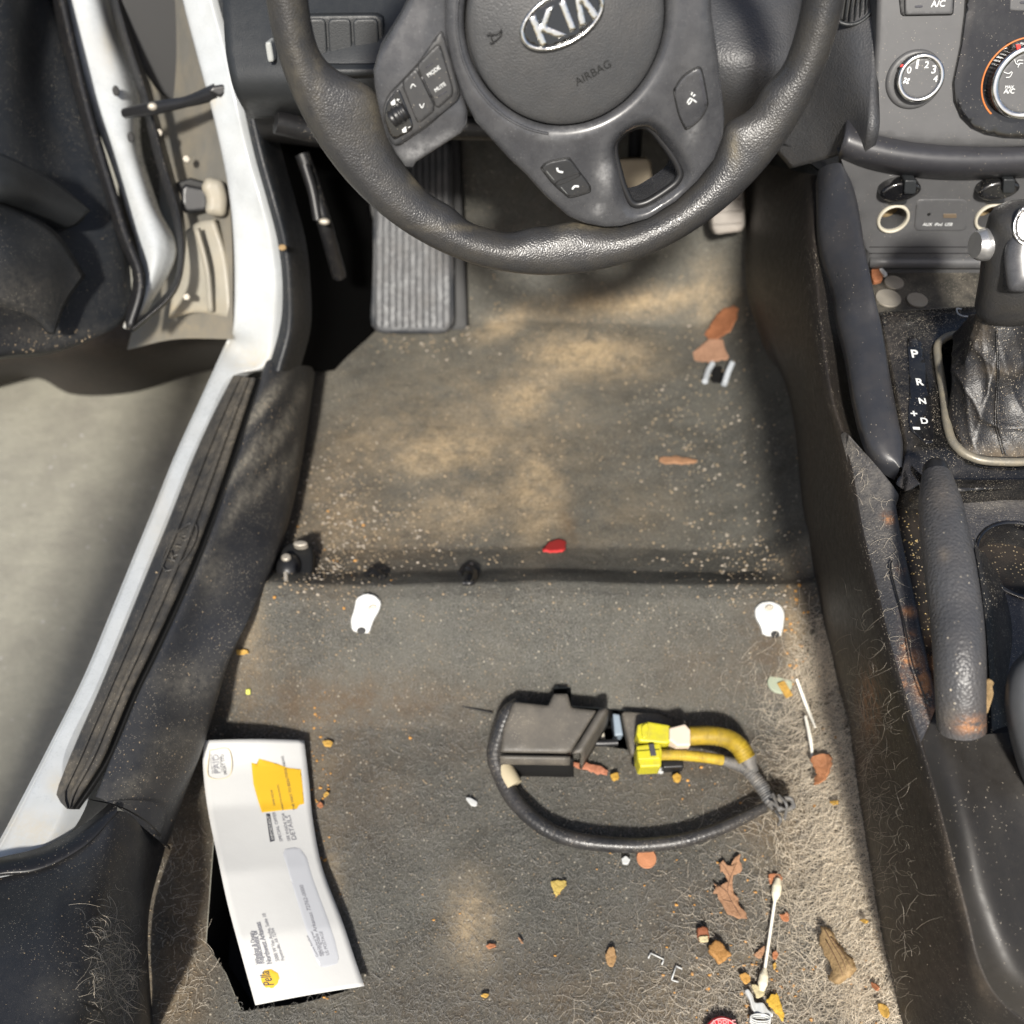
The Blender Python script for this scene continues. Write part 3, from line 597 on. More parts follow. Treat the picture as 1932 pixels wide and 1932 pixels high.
relief('hood_release',pd,rnd(pd.hits([(504,76),(516,74),(522,112),(510,114)]),.15,2),M('grey lever',(.3,.31,.3),.5),da,h=.012,r=.002,thick=.02)
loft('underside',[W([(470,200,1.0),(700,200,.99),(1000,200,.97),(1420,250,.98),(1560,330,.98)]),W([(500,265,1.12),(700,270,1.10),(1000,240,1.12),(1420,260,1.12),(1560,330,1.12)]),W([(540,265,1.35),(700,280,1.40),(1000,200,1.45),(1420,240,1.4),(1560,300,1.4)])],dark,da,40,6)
tube('under_harness',[D(520,230,1.0),D(620,250,1.02),D(760,240,1.0),D(1100,245,1.0)],.012,rubber,da,8)
# knee panel right of the hub
loft('knee_panel',[W([(1240,-60,.93),(1350,-60,.92),(1480,-60,.92),(1500,-60,.95)]),W([(1250,60,.92),(1360,60,.90),(1478,60,.90),(1494,60,.94)]),W([(1280,140,.93),(1370,150,.91),(1465,150,.91),(1485,150,.95)]),W([(1300,240,1.0),(1380,240,1.0),(1445,230,1.0),(1470,240,1.02)])],dash,da,30,8,thick=.01)
# column shroud behind wheel
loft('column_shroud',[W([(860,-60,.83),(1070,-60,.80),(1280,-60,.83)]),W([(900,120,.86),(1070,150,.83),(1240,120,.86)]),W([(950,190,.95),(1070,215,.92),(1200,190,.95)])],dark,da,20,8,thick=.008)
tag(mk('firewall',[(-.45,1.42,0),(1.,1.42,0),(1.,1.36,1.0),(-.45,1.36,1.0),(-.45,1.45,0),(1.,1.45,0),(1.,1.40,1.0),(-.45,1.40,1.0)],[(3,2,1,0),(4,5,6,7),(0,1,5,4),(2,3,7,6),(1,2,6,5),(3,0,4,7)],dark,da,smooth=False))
# centre stack
NS=(-.10,-.90,.42)
cs=Plane(D(1750,160,.87),NS)
ang=thing  # alias unused
loft('stack_side',[W([(1478,-60,1.0),(1470,100,1.0),(1450,250,1.0),(1490,318,1.0)]),W([(1530,-60,.92),(1535,100,.93),(1540,220,.94),(1560,300,.95)]),W([(1590,-60,.885),(1600,100,.885),(1605,200,.89),(1600,290,.92)]),W([(1654,-60,.872),(1650,100,.868),(1640,235,.868),(1630,300,.90)])],dash,da,40,8,thick=.01)
so_=K(k4,(830,-160),(828,0),(820,300),(800,620),(780,940),(758,1025))
bo=K(k4,(850,1040),(1100,1095),(1350,1120),(1700,1125),(2100,1110),(2300,1100))
out=cs.hits(so_+bo+K(k4,(2300,-160)))
glossout=K(k4,(1495,-160),(1480,100),(1450,330),(1410,520),(1390,620),(1400,760),(1450,880),(1530,960),(1640,1010),(1780,1035),(1950,1040),(2300,1020),(2300,-160))
def cst(a,b,d): return -.02*sm((cs_b0-b)/.04)
cs_b0=cs.hit(1700,258)[1]
relief('stack_panel',cs,out,dashs,da,r=.004,thick=.03,step=.005,crown=cst)
relief('gloss_panel',cs,cs.hits(glossout),gloss,da,h=.0040,r=.0012,thick=.01,step=.006,crown=lambda a,b,d:cst(a,b,d)*.9)
loft('stack_lower_lip',[[cs.to3(*cs.hit(x,y),-.018) for x,y in K(k4,(600,960),(758,1010),(1100,1090),(1450,1120),(1932,1120),(2300,1100))],W([(*p,.90) for p in K(k4,(560,1080),(760,1150),(1100,1210),(1500,1235),(1932,1230),(2300,1210))]),W([(*p,.96) for p in K(k4,(560,1200),(800,1280),(1150,1325),(1500,1335),(1932,1300),(2300,1280))])],M('lower dash lip',(.03,.03,.034),.4,wrk=(900,.05,.0002),specks=.03),da,40,8,thick=.008)
# vent
vc=cs.hit(*k4(640,-20)); vpl=Plane(D(*k4(640,10),.872),(-.25,-.88,.4)); vc=vpl.hit(*k4(640,-10))
R=.0195
relief('vent_ring',vpl,ell(*vc,R*1.06,R*1.12),dashlow,da,holes=[ell(*vc,R*.9,R*.95)],h=.004,r=.0015,thick=.02)
relief('vent_bore',vpl,ell(*vc,R*.92,R*.97),duct,da,h=-.006,r=.001,thick=.002)
for i in range(-4,5):
    a=i*.0040; hh=math.sqrt(max(0,(R*.9)**2-a*a))
    if hh>.004: mk('vent_slat',*tube('',cr_par(np.array([vpl.to3(vc[0]+a,vc[1]-hh,0),vpl.to3(vc[0]+a,vc[1]+hh,0)]),3),.0008,None,sides=6,n=0,add=True),dashlow,da)
# AC button
relief('button_recess',cs,rnd(cs.hits(K(k4,(972,-120),(1000,125),(1400,118),(1415,-120))),.05,2),blackp,da,h=.0006,r=.001,thick=.004)
bb=relief('ac_button',cs,rnd(cs.hits(K(k4,(1025,-120),(1030,112),(1385,106),(1395,-120))),.04,2),dashs,da,h=.0035,r=.0012,thick=.008)
text('ac_letters','A/C',cs,k4(1228,55),k4(1332,50),white,bb,h=.0038,bold=.03)
relief('button_light',cs,rnd(cs.hits(K(k4,(1098,40),(1160,38),(1158,56),(1100,58))),.2,2),ink,bb,h=.0040,r=.0003,thick=.001)
b2=relief('mode_button',cs,rnd(cs.hits(K(k4,(1815,-120),(1808,80),(2000,90),(2010,-120))),.04,2),dashs,da,h=.0045,r=.0012,thick=.008)
relief('button_light',cs,rnd(cs.hits(K(k4,(1885,8),(1945,6),(1945,28),(1888,28))),.2,2),ink,b2,h=.0050,r=.0003,thick=.001)
def knob(name,lab,cpx,rpx,hgt,orangering,big):
    c=np.array(cs.hit(*cpx,hgt)); e=cs.hit(cpx[0]+rpx,cpx[1],hgt); r=abs(e[0]-c[0])
    cb=np.array(cs.hit(cpx[0]-10,cpx[1]+3,.003)); base=relief(name,cs,ell(cb[0],cb[1],r*1.22,r*1.22,n=60),dashs if not big else gloss,da,h=.003,r=.003,thick=.006)
    base['label']=lab
    cc=c
    V,Fc=[],[]
    n=120
    prof=[(r*1.0,0.002),(r*1.0,hgt*.85),(r*.97,hgt)]
    for rr,hh in prof:
        for k in range(n):
            t=2*math.pi*k/n; q=rr*(1-.02*(k%2)); V.append(cs.to3(cc[0]+q*math.cos(t),cc[1]+q*math.sin(t),hh))
    mk('knob_body',V,grid_faces(n,3,True)+[tuple(range(2*n,3*n))],blackp,base,smooth=False)
    # chrome ring : torus-like
    V=[];m=16
    for k in range(n):
        t=2*math.pi*k/n
        for s in range(m):
            a=2*math.pi*s/m; rr=r*.885+r*.105*math.cos(a); V.append(cs.to3(cc[0]+rr*math.cos(t),cc[1]+rr*math.sin(t),hgt+.001+r*.07*math.sin(a)))
    mk('chrome_ring',V,[(k*m+s,((k+1)%n)*m+s,((k+1)%n)*m+(s+1)%m,k*m+(s+1)%m) for k in range(n) for s in range(m)],chrome,base)
    relief('knob_face',cs,ell(cc[0],cc[1],r*.80,r*.80,n=60),dashs,base,h=hgt+.0008,r=.001,thick=.003)
    if orangering: strokes('warm_ring',cs,[[(cc[0]+r*1.13*math.cos(t),cc[1]+r*1.13*math.sin(t)) for t in np.linspace(math.radians(100),math.radians(232),30)]],.0016,orange,base,h=.004,local=True)
    return base,cc,r
kb,kc,kr=knob('fan_knob','round fan speed knob with numbers 0 to 4 and worn chrome ring',k4(1150,590),45,.010,False,False)
hk=.0114
for s,x,y in (('0',1045,555),('1',1112,518),('2',1178,514),('3',1230,555),('4',1244,618)):
    text('number',s,cs,k4(x,y),k4(x+(30 if s!='1' else 14),y),white,kb,h=hk,bold=.03)
fc_=np.array(cs.hit(*k4(1045,610),hk))
for k in range(4):
    t=k*math.pi/2+.5; relief('fan_blade',cs,ell(fc_[0]+.0018*math.cos(t),fc_[1]+.0018*math.sin(t),.0015,.0009,t+.6,12),white,kb,h=hk,r=.0001,thick=.0002)
p=np.array(cs.hit(*k4(1008,495),.011)); relief('red_pointer',cs,ell(p[0],p[1],.0015,.0009,math.radians(45),10),redm,kb,h=.0118,r=.0002,thick=.002)
kb2,kc2,kr2=knob('temperature_knob','large chrome ringed air mode knob with a copper outline at the right edge',k4(1960,620),70,.014,True,True)
text('max_letters','MAX',cs,k4(1788,668),k4(1852,668),white,kb2,h=.0155,bold=.03)
text('ac_letters','A/C',cs,k4(1776,706),k4(1856,706),white,kb2,h=.0155,bold=.03)
strokes('air_icon',cs,[K(k4,(1780,545),(1815,555),(1840,540)),K(k4,(1795,585),(1825,580),(1845,545)),K(k4,(1860,450),(1872,480),(1900,490)),K(k4,(1880,470),(1890,455),(1925,455)),K(k4,(1885,510),(1895,480),(1925,480))],.0008,white,kb2,h=.0156)
p=np.array(cs.hit(*k4(1885,375),.015)); relief('red_pointer',cs,[(p[0]-.003,p[1]+.004),(p[0]+.001,p[1]+.004),(p[0]+.003,p[1]-.004),(p[0]+.0005,p[1]-.003)],redm,kb2,h=.0162,r=.0002,thick=.002)

# ================================================================== CENTRE CONSOLE
cn=thing('centre_console','dirty black centre console with shifter panel, coin tray and cup holders','console',P(1750,1100,.2))
ridge=[(1538,330,.40),(1530,430,.39),(1542,600,.37),(1562,740,.355),(1586,821,.35),(1601,881,.35),(1622,1001,.35),(1655,1136,.35),(1679,1241,.35),(1706,1331,.345),(1732,1410,.34),(1760,1507,.335),(1798,1657,.325),(1818,1735,.315),(1838,1815,.30),(1875,1885,.285),(1950,1950,.27)]
foot=[(1418,300,.20),(1420,420,.16),(1422,540,.12),(1450,640,.11),(1482,720,.10),(1500,820,.095),(1512,950,.09),(1535,1080,.085),(1552,1180,.07),(1575,1260,.07),(1600,1360,.065),(1620,1500,.06),(1640,1620,.06),(1662,1750,.06),(1690,1880,.06),(1720,1990,.06),(1740,2060,.06)]
R0=[P(x-14,y,z-.03) for x,y,z in foot]; R1=[P(*q) for q in foot]; R4=[P(*q) for q in ridge]
R2=[a*.68+b*.32+np.array([-.004,0,0]) for a,b in zip(R1,R4)]; R3=[a*.15+b*.85+np.array([-.004,0,0]) for a,b in zip(R1,R4)]
loft('side_wall',[R0,R1,R2,R3,R4,[p+np.array([.012,0,-.006]) for p in R4],[p+np.array([.05,0,-.05]) for p in R4]],sidem,cn,110,8,dirt=[(1610,1460,40,160,.5,-10),(1640,1330,20,60,.8,0,1),(1700,1650,30,60,.25),(1590,900,14,120,.6,-8),(1530,900,10,200,.3),(1730,1480,14,60,.5,-25),(1800,1650,14,120,.5,-15),(1850,1850,14,50,.4,-20),(1640,1800,20,300,.4,-10),(1740,1760,50,50,.3)])
# console top strip between ridge and recess
ri=[q for q in ridge[4:11]]
inn=[(1600,830,.36),(1690,925,.36),(1690,950,.358),(1704,1031,.358),(1728,1136,.358),(1749,1241,.355),(1768,1325,.35)]
Ri=[P(*q) for q in ri]; Rj=[P(*q) for q in inn]
mid=[a*.5+b*.5+np.array([0,0,.006]) for a,b in zip(Ri,Rj)]
e1_=[a*.85+b*.15+np.array([0,0,.004]) for a,b in zip(Ri,Rj)]
loft('console_top',[Ri,e1_,mid,Rj,[p+np.array([.003,0,-.05]) for p in Rj]],ctop,cn,80,6,dirt=[(1600,850,22,60,1.,-15),(1640,920,50,60,.8,-20),(1660,1000,40,60,.5,-20),(1742,1290,16,60,1.2,-18,1),(1706,1215,8,9,1.4,0,1),(1708,1248,10,9,1.4,0,1),(1702,1286,8,10,1.4,0,1),(1716,1155,12,8,1.3,0,1),(1720,1200,10,7,1.2,0,1),(1676,978,10,9,1.5,0,1),(1702,1075,8,6,.9,0,1)])
strokes('split_seam',Plane(P(1700,1180,.3635),(0,0,1)),[K(k6,(780,790),(770,830),(800,960),(850,1150),(880,1300),(910,1440),(960,1580),(1005,1690))],.0012,duct,cn,h=0)
# rear face behind the brake lever, its shade put into a darker colour
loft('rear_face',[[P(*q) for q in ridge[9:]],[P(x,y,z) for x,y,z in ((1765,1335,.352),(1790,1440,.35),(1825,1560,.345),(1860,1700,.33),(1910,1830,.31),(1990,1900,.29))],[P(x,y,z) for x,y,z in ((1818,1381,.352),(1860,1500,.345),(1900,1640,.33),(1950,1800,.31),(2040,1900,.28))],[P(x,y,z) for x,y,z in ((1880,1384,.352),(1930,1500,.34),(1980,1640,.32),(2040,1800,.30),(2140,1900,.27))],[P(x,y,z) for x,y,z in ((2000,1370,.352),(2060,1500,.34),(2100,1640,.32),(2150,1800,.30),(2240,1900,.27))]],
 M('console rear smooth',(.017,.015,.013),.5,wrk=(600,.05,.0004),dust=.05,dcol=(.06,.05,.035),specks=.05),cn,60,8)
# recess floor
zr=.31
rf=Plane(P(1780,1150,zr),(0,0,1))
relief('brake_recess',rf,rf.hits([(1670,880),(1760,860),(2100,860),(2100,1420),(1760,1400),(1715,1250)]),M('recess black',(.007,.006,.005),.6,dust=.10,dcol=(.09,.06,.04),specks=.45,sscale=430,scol=(.42,.33,.20)),cn,r=.003,thick=.01,dirt=[(1755,1290,20,60,.9,-15,1)])
# shift panel
zp=.37
sp_=Plane(P(1800,740,zp),(0,-.04,1))
spo=sp_.hits(K(k5,(830,600),(1000,585),(1500,560),(2300,520),(2300,1870),(1932,1865),(1500,1900),(1420,1880),(1180,1850),(1090,1880),(1010,1830),(1030,1600),(990,1380),(930,1080),(860,750)))
bring=K(k5,(1340,800),(1440,775),(1700,770),(2200,790),(2330,1000),(2330,1500),(2250,1700),(1932,1745),(1620,1735),(1480,1680),(1390,1590),(1350,1450),(1330,1250),(1290,1000),(1275,860))
relief('shift_panel',sp_,spo,glossd,cn,r=.004,thick=.03,step=.006,holes=[rnd(sp_.hits(bring),.15,2)],crown=lambda a,b,d:-.012*sm((sp_b0-b)/.03),dirt=[(1700,790,30,60,.6),(1680,660,30,60,.5),(1690,830,20,60,.5)]) if False else None
sp_b0=sp_.hit(1800,850)[1]
relief('shift_panel',sp_,spo,glossd,cn,r=.004,thick=.03,step=.006,holes=[rnd(sp_.hits(bring),.15,2)],crown=lambda a,b,d:-.012*sm((sp_b0-b)/.025),dirt=[(1700,790,30,60,.6),(1680,660,30,60,.5),(1690,830,20,60,.5)])
relief('boot_well',sp_,rnd(sp_.hits(bring),.15,2),duct,cn,h=-.028,r=.002,thick=.004,step=.008)
br2=[sp_.to3(*sp_.hit(*p,.003),.002) for p in rnd(bring,.2,2)]+[sp_.to3(*sp_.hit(*rnd(bring,.2,2)[0],.003),.002)]
tube('boot_frame',br2,.0036,rail_,cn,10,n=140)
relief('gear_index',sp_,rnd(sp_.hits(K(k5,(1045,810),(1100,795),(1150,830),(1185,1000),(1215,1200),(1240,1400),(1255,1600),(1200,1612),(1150,1580),(1070,1510),(1050,1420),(1070,1200))),.15,2),gloss,cn,h=.001,r=.0006,thick=.002)
gi=[o for o in cn.children if o.name.startswith('gear_index')][0]
for s,x,y,w_ in (('P',1088,960,48),('R',1124,1168,50),('N',1143,1308,50),('D',1158,1458,50),('+',1080,1400,46),('-',1096,1502,44)):
    text('letter',s,sp_,k5(x,y),k5(x+w_,y+2),white,gi,h=.0014,bold=.05)
# front console bottom front lip of shift panel: bright satin edge
loft('panel_lip',[[P(*k5(x,y),z) for x,y,z in ((1085,1770,.362),(1110,1800,.364),(1200,1860,.364),(1420,1880,.364),(1932,1880,.364),(2300,1870,.364))],[P(*k5(x,y),z) for x,y,z in ((1085,1850,.35),(1120,1905,.35),(1200,1950,.35),(1420,1960,.35),(1932,1950,.35),(2300,1940,.35))],[P(*k5(x,y),z) for x,y,z in ((1085,1930,.325),(1130,1990,.325),(1200,2010,.325),(1420,2030,.325),(1932,2030,.325),(2300,2020,.325))]],glossd,cn,40,6)
# cup holder deck
cd=Plane(P(1900,1020,.335),(0,0,1))
deck=cd.hits(K(k6,(1180,395),(1610,400),(2100,400),(2100,1900),(1420,1500),(1380,1200),(1300,900),(1250,650)))
ch=np.array(cd.hit(1932,1057)); cr_=abs(cd.hit(1846,1057)[0]-ch[0])
hole=ell(ch[0],ch[1],cr_,cr_,n=60)
relief('cup_holder_deck',cd,deck,ctop,cn,holes=[hole],r=.002,thick=.02,step=.006,dirt=[(1880,945,60,20,.6)])
V=[]
for rr,hh in ((1.05,.001),(1.0,.003),(.96,.0),(.93,-.02),(.88,-.075)):
    for k in range(60):
        t=2*math.pi*k/60; V.append(cd.to3(ch[0]+cr_*rr*math.cos(t),ch[1]+cr_*rr*math.sin(t),hh))
mk('cup_well',V,grid_faces(60,5,True)+[tuple(range(240,300))],gloss,cn)
# tray + socket panel
zt=.328
tp=Plane(P(1800,550,zt),(0,0,1))
relief('coin_tray',tp,tp.hits([(1640,505),(2060,500),(2060,620),(1640,620)]),M('tray dusty',(.035,.033,.028),.5,dust=.35,dcol=(.16,.14,.11),dscale=40,specks=.5),cn,r=.002,thick=.01)
pp=Plane(P(1800,515,zt),(0,-1,.12)); 
relief('socket_panel',pp,pp.hits([(1588,300),(2060,300),(2060,519),(1640,519),(1632,470),(1610,390)]),dashs,cn,r=.002,thick=.02,holes=[ell(*pp.hit(cx,cy),abs(pp.hit(cx+30,cy)[0]-pp.hit(cx,cy)[0])*.78,abs(pp.hit(cx+30,cy)[0]-pp.hit(cx,cy)[0])*.78,n=40) for cx,cy in ((1685,412),(1869,410))])
strokes('panel_groove',pp,[[(1640,466),(1850,466)],[(1640,478),(1850,478)]],.001,dark,cn,h=0)
loft('tray_step',[[P(x,488,zt+.012) for x in (1640,1750,1900,2050)],[P(x,494,zt+.014) for x in (1640,1750,1900,2050)],[P(x,501,zt+.008) for x in (1640,1750,1900,2050)]],dashs,cn,12,3,thick=.004)
def socket(cx,cy,lab):
    c=pp.hit(cx,cy); r=abs(pp.hit(cx+30,cy)[0]-c[0])
    ring=relief('power_socket',pp,ell(*c,r,r*1.0,n=48),cream,cn,holes=[ell(*c,r*.80,r*.80,n=48)],h=.003,r=.0018,thick=.01); ring['label']=lab
    V=[]
    for rr,hh in ((.81,.001),(.80,-.03)):
        for k in range(40):
            t=2*math.pi*k/40; V.append(pp.to3(c[0]+r*rr*math.cos(t),c[1]+r*rr*math.sin(t),hh))
    mk('socket_bore',V,grid_faces(40,2,True)+[tuple(range(40,80))],M('socket brass',(.30,.22,.12),.35,metal=.7,attr=False) if 'socket brass' not in bpy.data.materials else bpy.data.materials['socket brass'],ring)
    cp=pp.hit(cx+9,cy-61); relief('socket_cap',pp,ell(cp[0],cp[1],r*1.22,r*.66,.15,30),gloss,ring,h=.012,r=.003,thick=.012)
    relief('cap_tab',pp,rnd(pp.hits([(cx+14,cy-88),(cx+36,cy-88),(cx+34,cy-62),(cx+12,cy-62)]),.1,2),dashlow,ring,h=.016,r=.001,thick=.016)
    relief('cap_hinge',pp,rnd(pp.hits([(cx-10,cy-42),(cx+24,cy-42),(cx+22,cy-32),(cx-8,cy-32)]),.1,2),dashlow,ring,h=.006,r=.001,thick=.006)
socket(1685,412,'left round power socket with its cap flipped up'); socket(1869,410,'right round power socket partly behind the gear knob')
up=relief('usb_plate',pp,rnd(pp.hits(K(k4,(1120,1500),(1500,1500),(1500,1740),(1100,1740))),.08,2),dashs,cn,h=.001,r=.001,thick=.003)
relief('usb_slot',pp,pp.hits(K(k4,(1320,1608),(1420,1608),(1420,1640),(1320,1640))),M('slot brown',(.12,.09,.06),.5),up,h=.0015,r=.0003,thick=.001)
relief('aux_jack',pp,ell(*pp.hit(*k4(1212,1612)),.0017,.0017,n=16),duct,up,h=.0015,r=.0003,thick=.001)
text('usb_letters','AUX  iPod  USB',pp,k4(1165,1705),k4(1388,1705),white,up,h=.0014,bold=.02,asp=1.1)
# satin trim strip
ta=[(1545,322,.42),(1549,440,.405),(1576,540,.395),(1583,590,.39),(1600,660,.385),(1615,747,.38),(1635,822,.375),(1662,866,.37),(1696,889,.365)]
tb=[(1590,312,.44),(1612,360,.43),(1632,470,.42),(1650,560,.41),(1662,610,.40),(1678,705,.39),(1694,790,.382),(1703,835,.375),(1702,886,.366)]
TA=[P(*q) for q in ta]; TB=[P(*q) for q in tb]
loft('trim_strip',[[p+np.array([0,0,-.012]) for p in TA],TA,[a*.55+b*.45+np.array([-.002,0,.004]) for a,b in zip(TA,TB)],TB,[p+np.array([.006,0,-.03]) for p in TB]],strip,cn,60,6)

# armrest at right edge
ar=P(1990,1440,.5)
V=[];n=28
prof=[(1945,1222),(1908,1258),(1896,1310),(1902,1370),(1922,1440),(1950,1500)]
loftA=[[D(x,y,.665) for x,y in prof],[D(x+14,y-4,.645) for x,y in prof],[D(x+70,y-10,.635) for x,y in prof],[D(x+200,y-20,.64) for x,y in prof]]
arm=loft('armrest_lid',[[p+np.array([.012,0,-.025]) for p in loftA[0]]]+loftA,M('armrest grey',(.06,.062,.066),.45,grain=1200,gstr=.1),None,50,6,thick=.01)
tag(arm,'smooth dark grey armrest corner at the right edge beside the brake lever','armrest')

# ================================================================== GEAR LEVER
gl=thing('gear_lever','black leather gear knob with silver release button and wrinkled boot','gear lever',P(1896,800,.37))
# boot: rings from frame up to neck
nb_=150; V=[]; levels=9
base=np.array([sp_.to3(*sp_.hit(*p,0),-.001) for p in cr(K(k5,(1440,790),(1700,785),(2150,800),(2300,1000),(2290,1480),(2200,1670),(1932,1715),(1640,1705),(1500,1650),(1420,1570),(1375,1430),(1400,1150),(1390,960)),nb_,True)])
nk=D(1893,590,.80); 
neck=np.array([nk+np.array([.021*math.cos(t),.016*math.sin(t),0]) for t in np.linspace(0,2*math.pi,nb_,endpoint=False)])
# align start
sh=int(np.argmin(np.linalg.norm(neck[:,:2]-nk[:2]-(base[0,:2]-base.mean(0)[:2])/np.linalg.norm(base[0,:2]-base.mean(0)[:2])*.02,axis=1)))
neck=np.roll(neck,-sh,0)
if np.linalg.norm(np.roll(neck,-10,0)[0]-neck[0]-0)>0 and ((base[10]-base[0])@(neck[10]-neck[0]))<0: neck=np.roll(neck[::-1],1,0)
lv=64
ph=rng.uniform(0,6.28,8)
for j in range(lv):
    t=j/(lv-1); s=t**.75
    for k in range(nb_):
        a=2*math.pi*k/nb_
        p=base[k]*(1-s)+neck[k]*s
        c_=base.mean(0)*(1-s)+nk*s
        bulge=.10*math.sin(math.pi*min(1,t*1.3))*(1-t)
        rg=lambda x:1-2*abs(math.sin(x*.5))**.7
        fold=(rg(6*a+ph[0]+5*t+1.2*math.sin(3*a))*.55+rg(11*a+ph[1]-9*t)*.28+rg(t*17+3*math.sin(2*a+ph[2])+2*math.sin(a+ph[4]))*.5)*.105*math.sin(math.pi*t)**.7
        d=p-c_; p=c_+d*(1+bulge*2+fold); p[2]=base[k][2]*(1-t)+neck[k][2]*t+ .004*math.sin(math.pi*t)*math.sin(3*a+7*t+ph[3])
        V.append(p)
bo_=mk('boot',V,grid_faces(nb_,lv,True),boot,gl,dirt=[(1900,860,90,18,1.1),(1850,610,20,40,.5),(1880,700,40,12,.5)])
bpx,bpy_=proj(base); fr0=np.where(bpy_>np.median(bpy_))[0]; kc=int(fr0[np.argmin(abs(bpx[fr0]-1898))])
for dk in (0,1):
    k_=(kc+dk)%nb_; tube('stitch_line',[np.array(V[j*nb_+k_])+np.array([0,-.0005,.0008]) for j in range(1,lv-3)],.0006,boot,gl,6)
# knob: lofted rounded body
def ringset(cs_,nn=40):
    V=[]
    for (px,py,d,rx,ry) in cs_:
        c=D(px,py,d)
        for k in range(nn):
            t=2*math.pi*k/nn; x=math.copysign(abs(math.cos(t))**.8,math.cos(t)); y=math.copysign(abs(math.sin(t))**.8,math.sin(t))
            V.append(c+np.array([rx*x,ry*y*.9,ry*y*-.25]))
    return V
kn=[(1893,603,.80,.010,.008),(1893,600,.795,.0195,.015),(1893,585,.79,.0215,.017),(1905,565,.775,.0245,.019),(1918,530,.765,.0265,.022),(1926,500,.755,.028,.024),(1934,470,.748,.029,.025),(1944,440,.742,.031,.026),(1950,420,.735,.031,.025),(1952,402,.732,.028,.021),(1954,388,.732,.02,.014),(1955,380,.732,.008,.006)]
kn=[(a,b,c,d,e) for a,b,c,d,e in kn]
Vk=ringset(kn); mk('knob',Vk,grid_faces(40,len(kn),True)+[tuple(range((len(kn)-1)*40,len(kn)*40))],leather,gl)
kp=Plane(D(1935,500,.724),(-.25,-.72,.62))
q=kp.hits(K(k5,(1840,30),(1800,120),(1790,220),(1815,440),(1845,460),(1932,468),(2050,460),(2080,100),(2000,-60),(1900,-40)))
fp=relief('front_plate',kp,rnd(q,.2,2),satin,gl,r=.004,thick=.014,step=.003,crown=lambda a,b,d:.002*sm(d/.01))
cc=kp.hit(*k4(1975,1700)); rr=abs(kp.hit(*k4(1842,1700))[0]-cc[0])
relief('chrome_ring',kp,ell(cc[0],cc[1],rr,rr*1.25,n=40),chrome,gl,holes=[ell(cc[0],cc[1],rr*.86,rr*1.1,n=40)],h=.0035,r=.001,thick=.004)
relief('emblem_disc',kp,ell(cc[0],cc[1],rr*.87,rr*1.11,n=40),gloss,gl,h=.003,r=.001,thick=.004)
# release button: short fat cylinder pointing left
c0_=D(1872,461,.748); ax_=np.array([-1,-.12,.05]); ax_/=np.linalg.norm(ax_)
tube('release_button',[c0_-ax_*.004,c0_+ax_*.004,c0_+ax_*.009,c0_+ax_*.0125,c0_+ax_*.0138],[.0120,.0122,.0120,.0116,.0095],silver,gl,28,n=14)
# ================================================================== HAND BRAKE
hb=thing('brake_lever','grained black hand brake lever lying in its console recess','brake lever',P(1800,1300,.33))
ax1=[(1768,905,.405),(1778,980,.41),(1793,1080,.41),(1804,1160,.405),(1810,1240,.40),(1812,1310,.385),(1814,1375,.365)]
rr_=[.0150,.0166,.0172,.0171,.0166,.0160,.0155]
pts=[P(*q) for q in ax1]
tube('grip',[pts[0]+(pts[0]-pts[1])*.10]+pts,[.0105]+rr_,brake_,hb,36,n=60,dirt=[(1835,1368,26,14,1.2,0,1),(1780,930,30,30,.25),(1790,1350,20,20,.4),(1781,1046,11,13,.5)])
d=(pts[0]-pts[1]); d/=np.linalg.norm(d)
p0_=pts[0]+d*.004
tube('release_button',[p0_,p0_+d*.008,p0_+d*.012,p0_+d*.014],[.0098,.0098,.0092,.006],blackp,hb,24,n=10)
loft('gaiter',[[P(*q) for q in ((1835,1010,.38),(1850,1100,.375),(1862,1200,.37),(1868,1300,.36),(1872,1380,.35))],[P(*q) for q in ((1850,1040,.37),(1872,1120,.365),(1884,1200,.36),(1884,1280,.355),(1898,1370,.345))],[P(*q) for q in ((1856,1040,.33),(1900,1120,.33),(1915,1200,.33),(1905,1290,.33),(1915,1370,.33))]],boot,hb,40,6)

# ================================================================== STEERING WHEEL
CR_=D(1054.9,-10.6,.6584); wp=Plane(CR_,(.05854,-.94025,.33542)); OFX,OFY=.0025,-.0129
wp=Plane(wp.to3(OFX,OFY),wp.n); CW=wp.o
sw=thing('steering_wheel','dark grey leather steering wheel with satin spokes turned slightly left','steering wheel',CW)
# rim
RO,RT=.1905,.0137
def polar(px):
    q=np.array(wp.hits(px,.004))+np.array([OFX,OFY]); return np.arctan2(q[:,1],q[:,0])%(2*math.pi),np.hypot(q[:,0],q[:,1])
n,m=360,36; V=[]; RI=RO-2*RT-.0005; TT=np.linspace(0,2*math.pi,n,endpoint=False); Rin=np.full(n,RI)
for px in (K(k2,(470,400),(560,500),(640,510),(720,470),(775,560),(800,700),(850,850),(905,980),(985,1105),(1090,1230),(1300,1330)),
           K(k3,(1480,450),(1390,660),(1320,690),(1225,690),(1215,800),(1165,940),(1070,1060),(940,1175),(790,1275),(640,1320),(540,1325),(420,1300),(330,1285),(250,1325),(60,1320))):
    t,r=polar(px); o_=np.argsort(t); ri=np.interp(TT,t[o_],r[o_],left=RI,right=RI); Rin=np.minimum(Rin,ri)
ker=np.exp(-(np.arange(-9,10)/3.5)**2); ker/=ker.sum(); Rin=np.convolve(np.r_[Rin[-9:],Rin,Rin[:9]],ker,'valid')
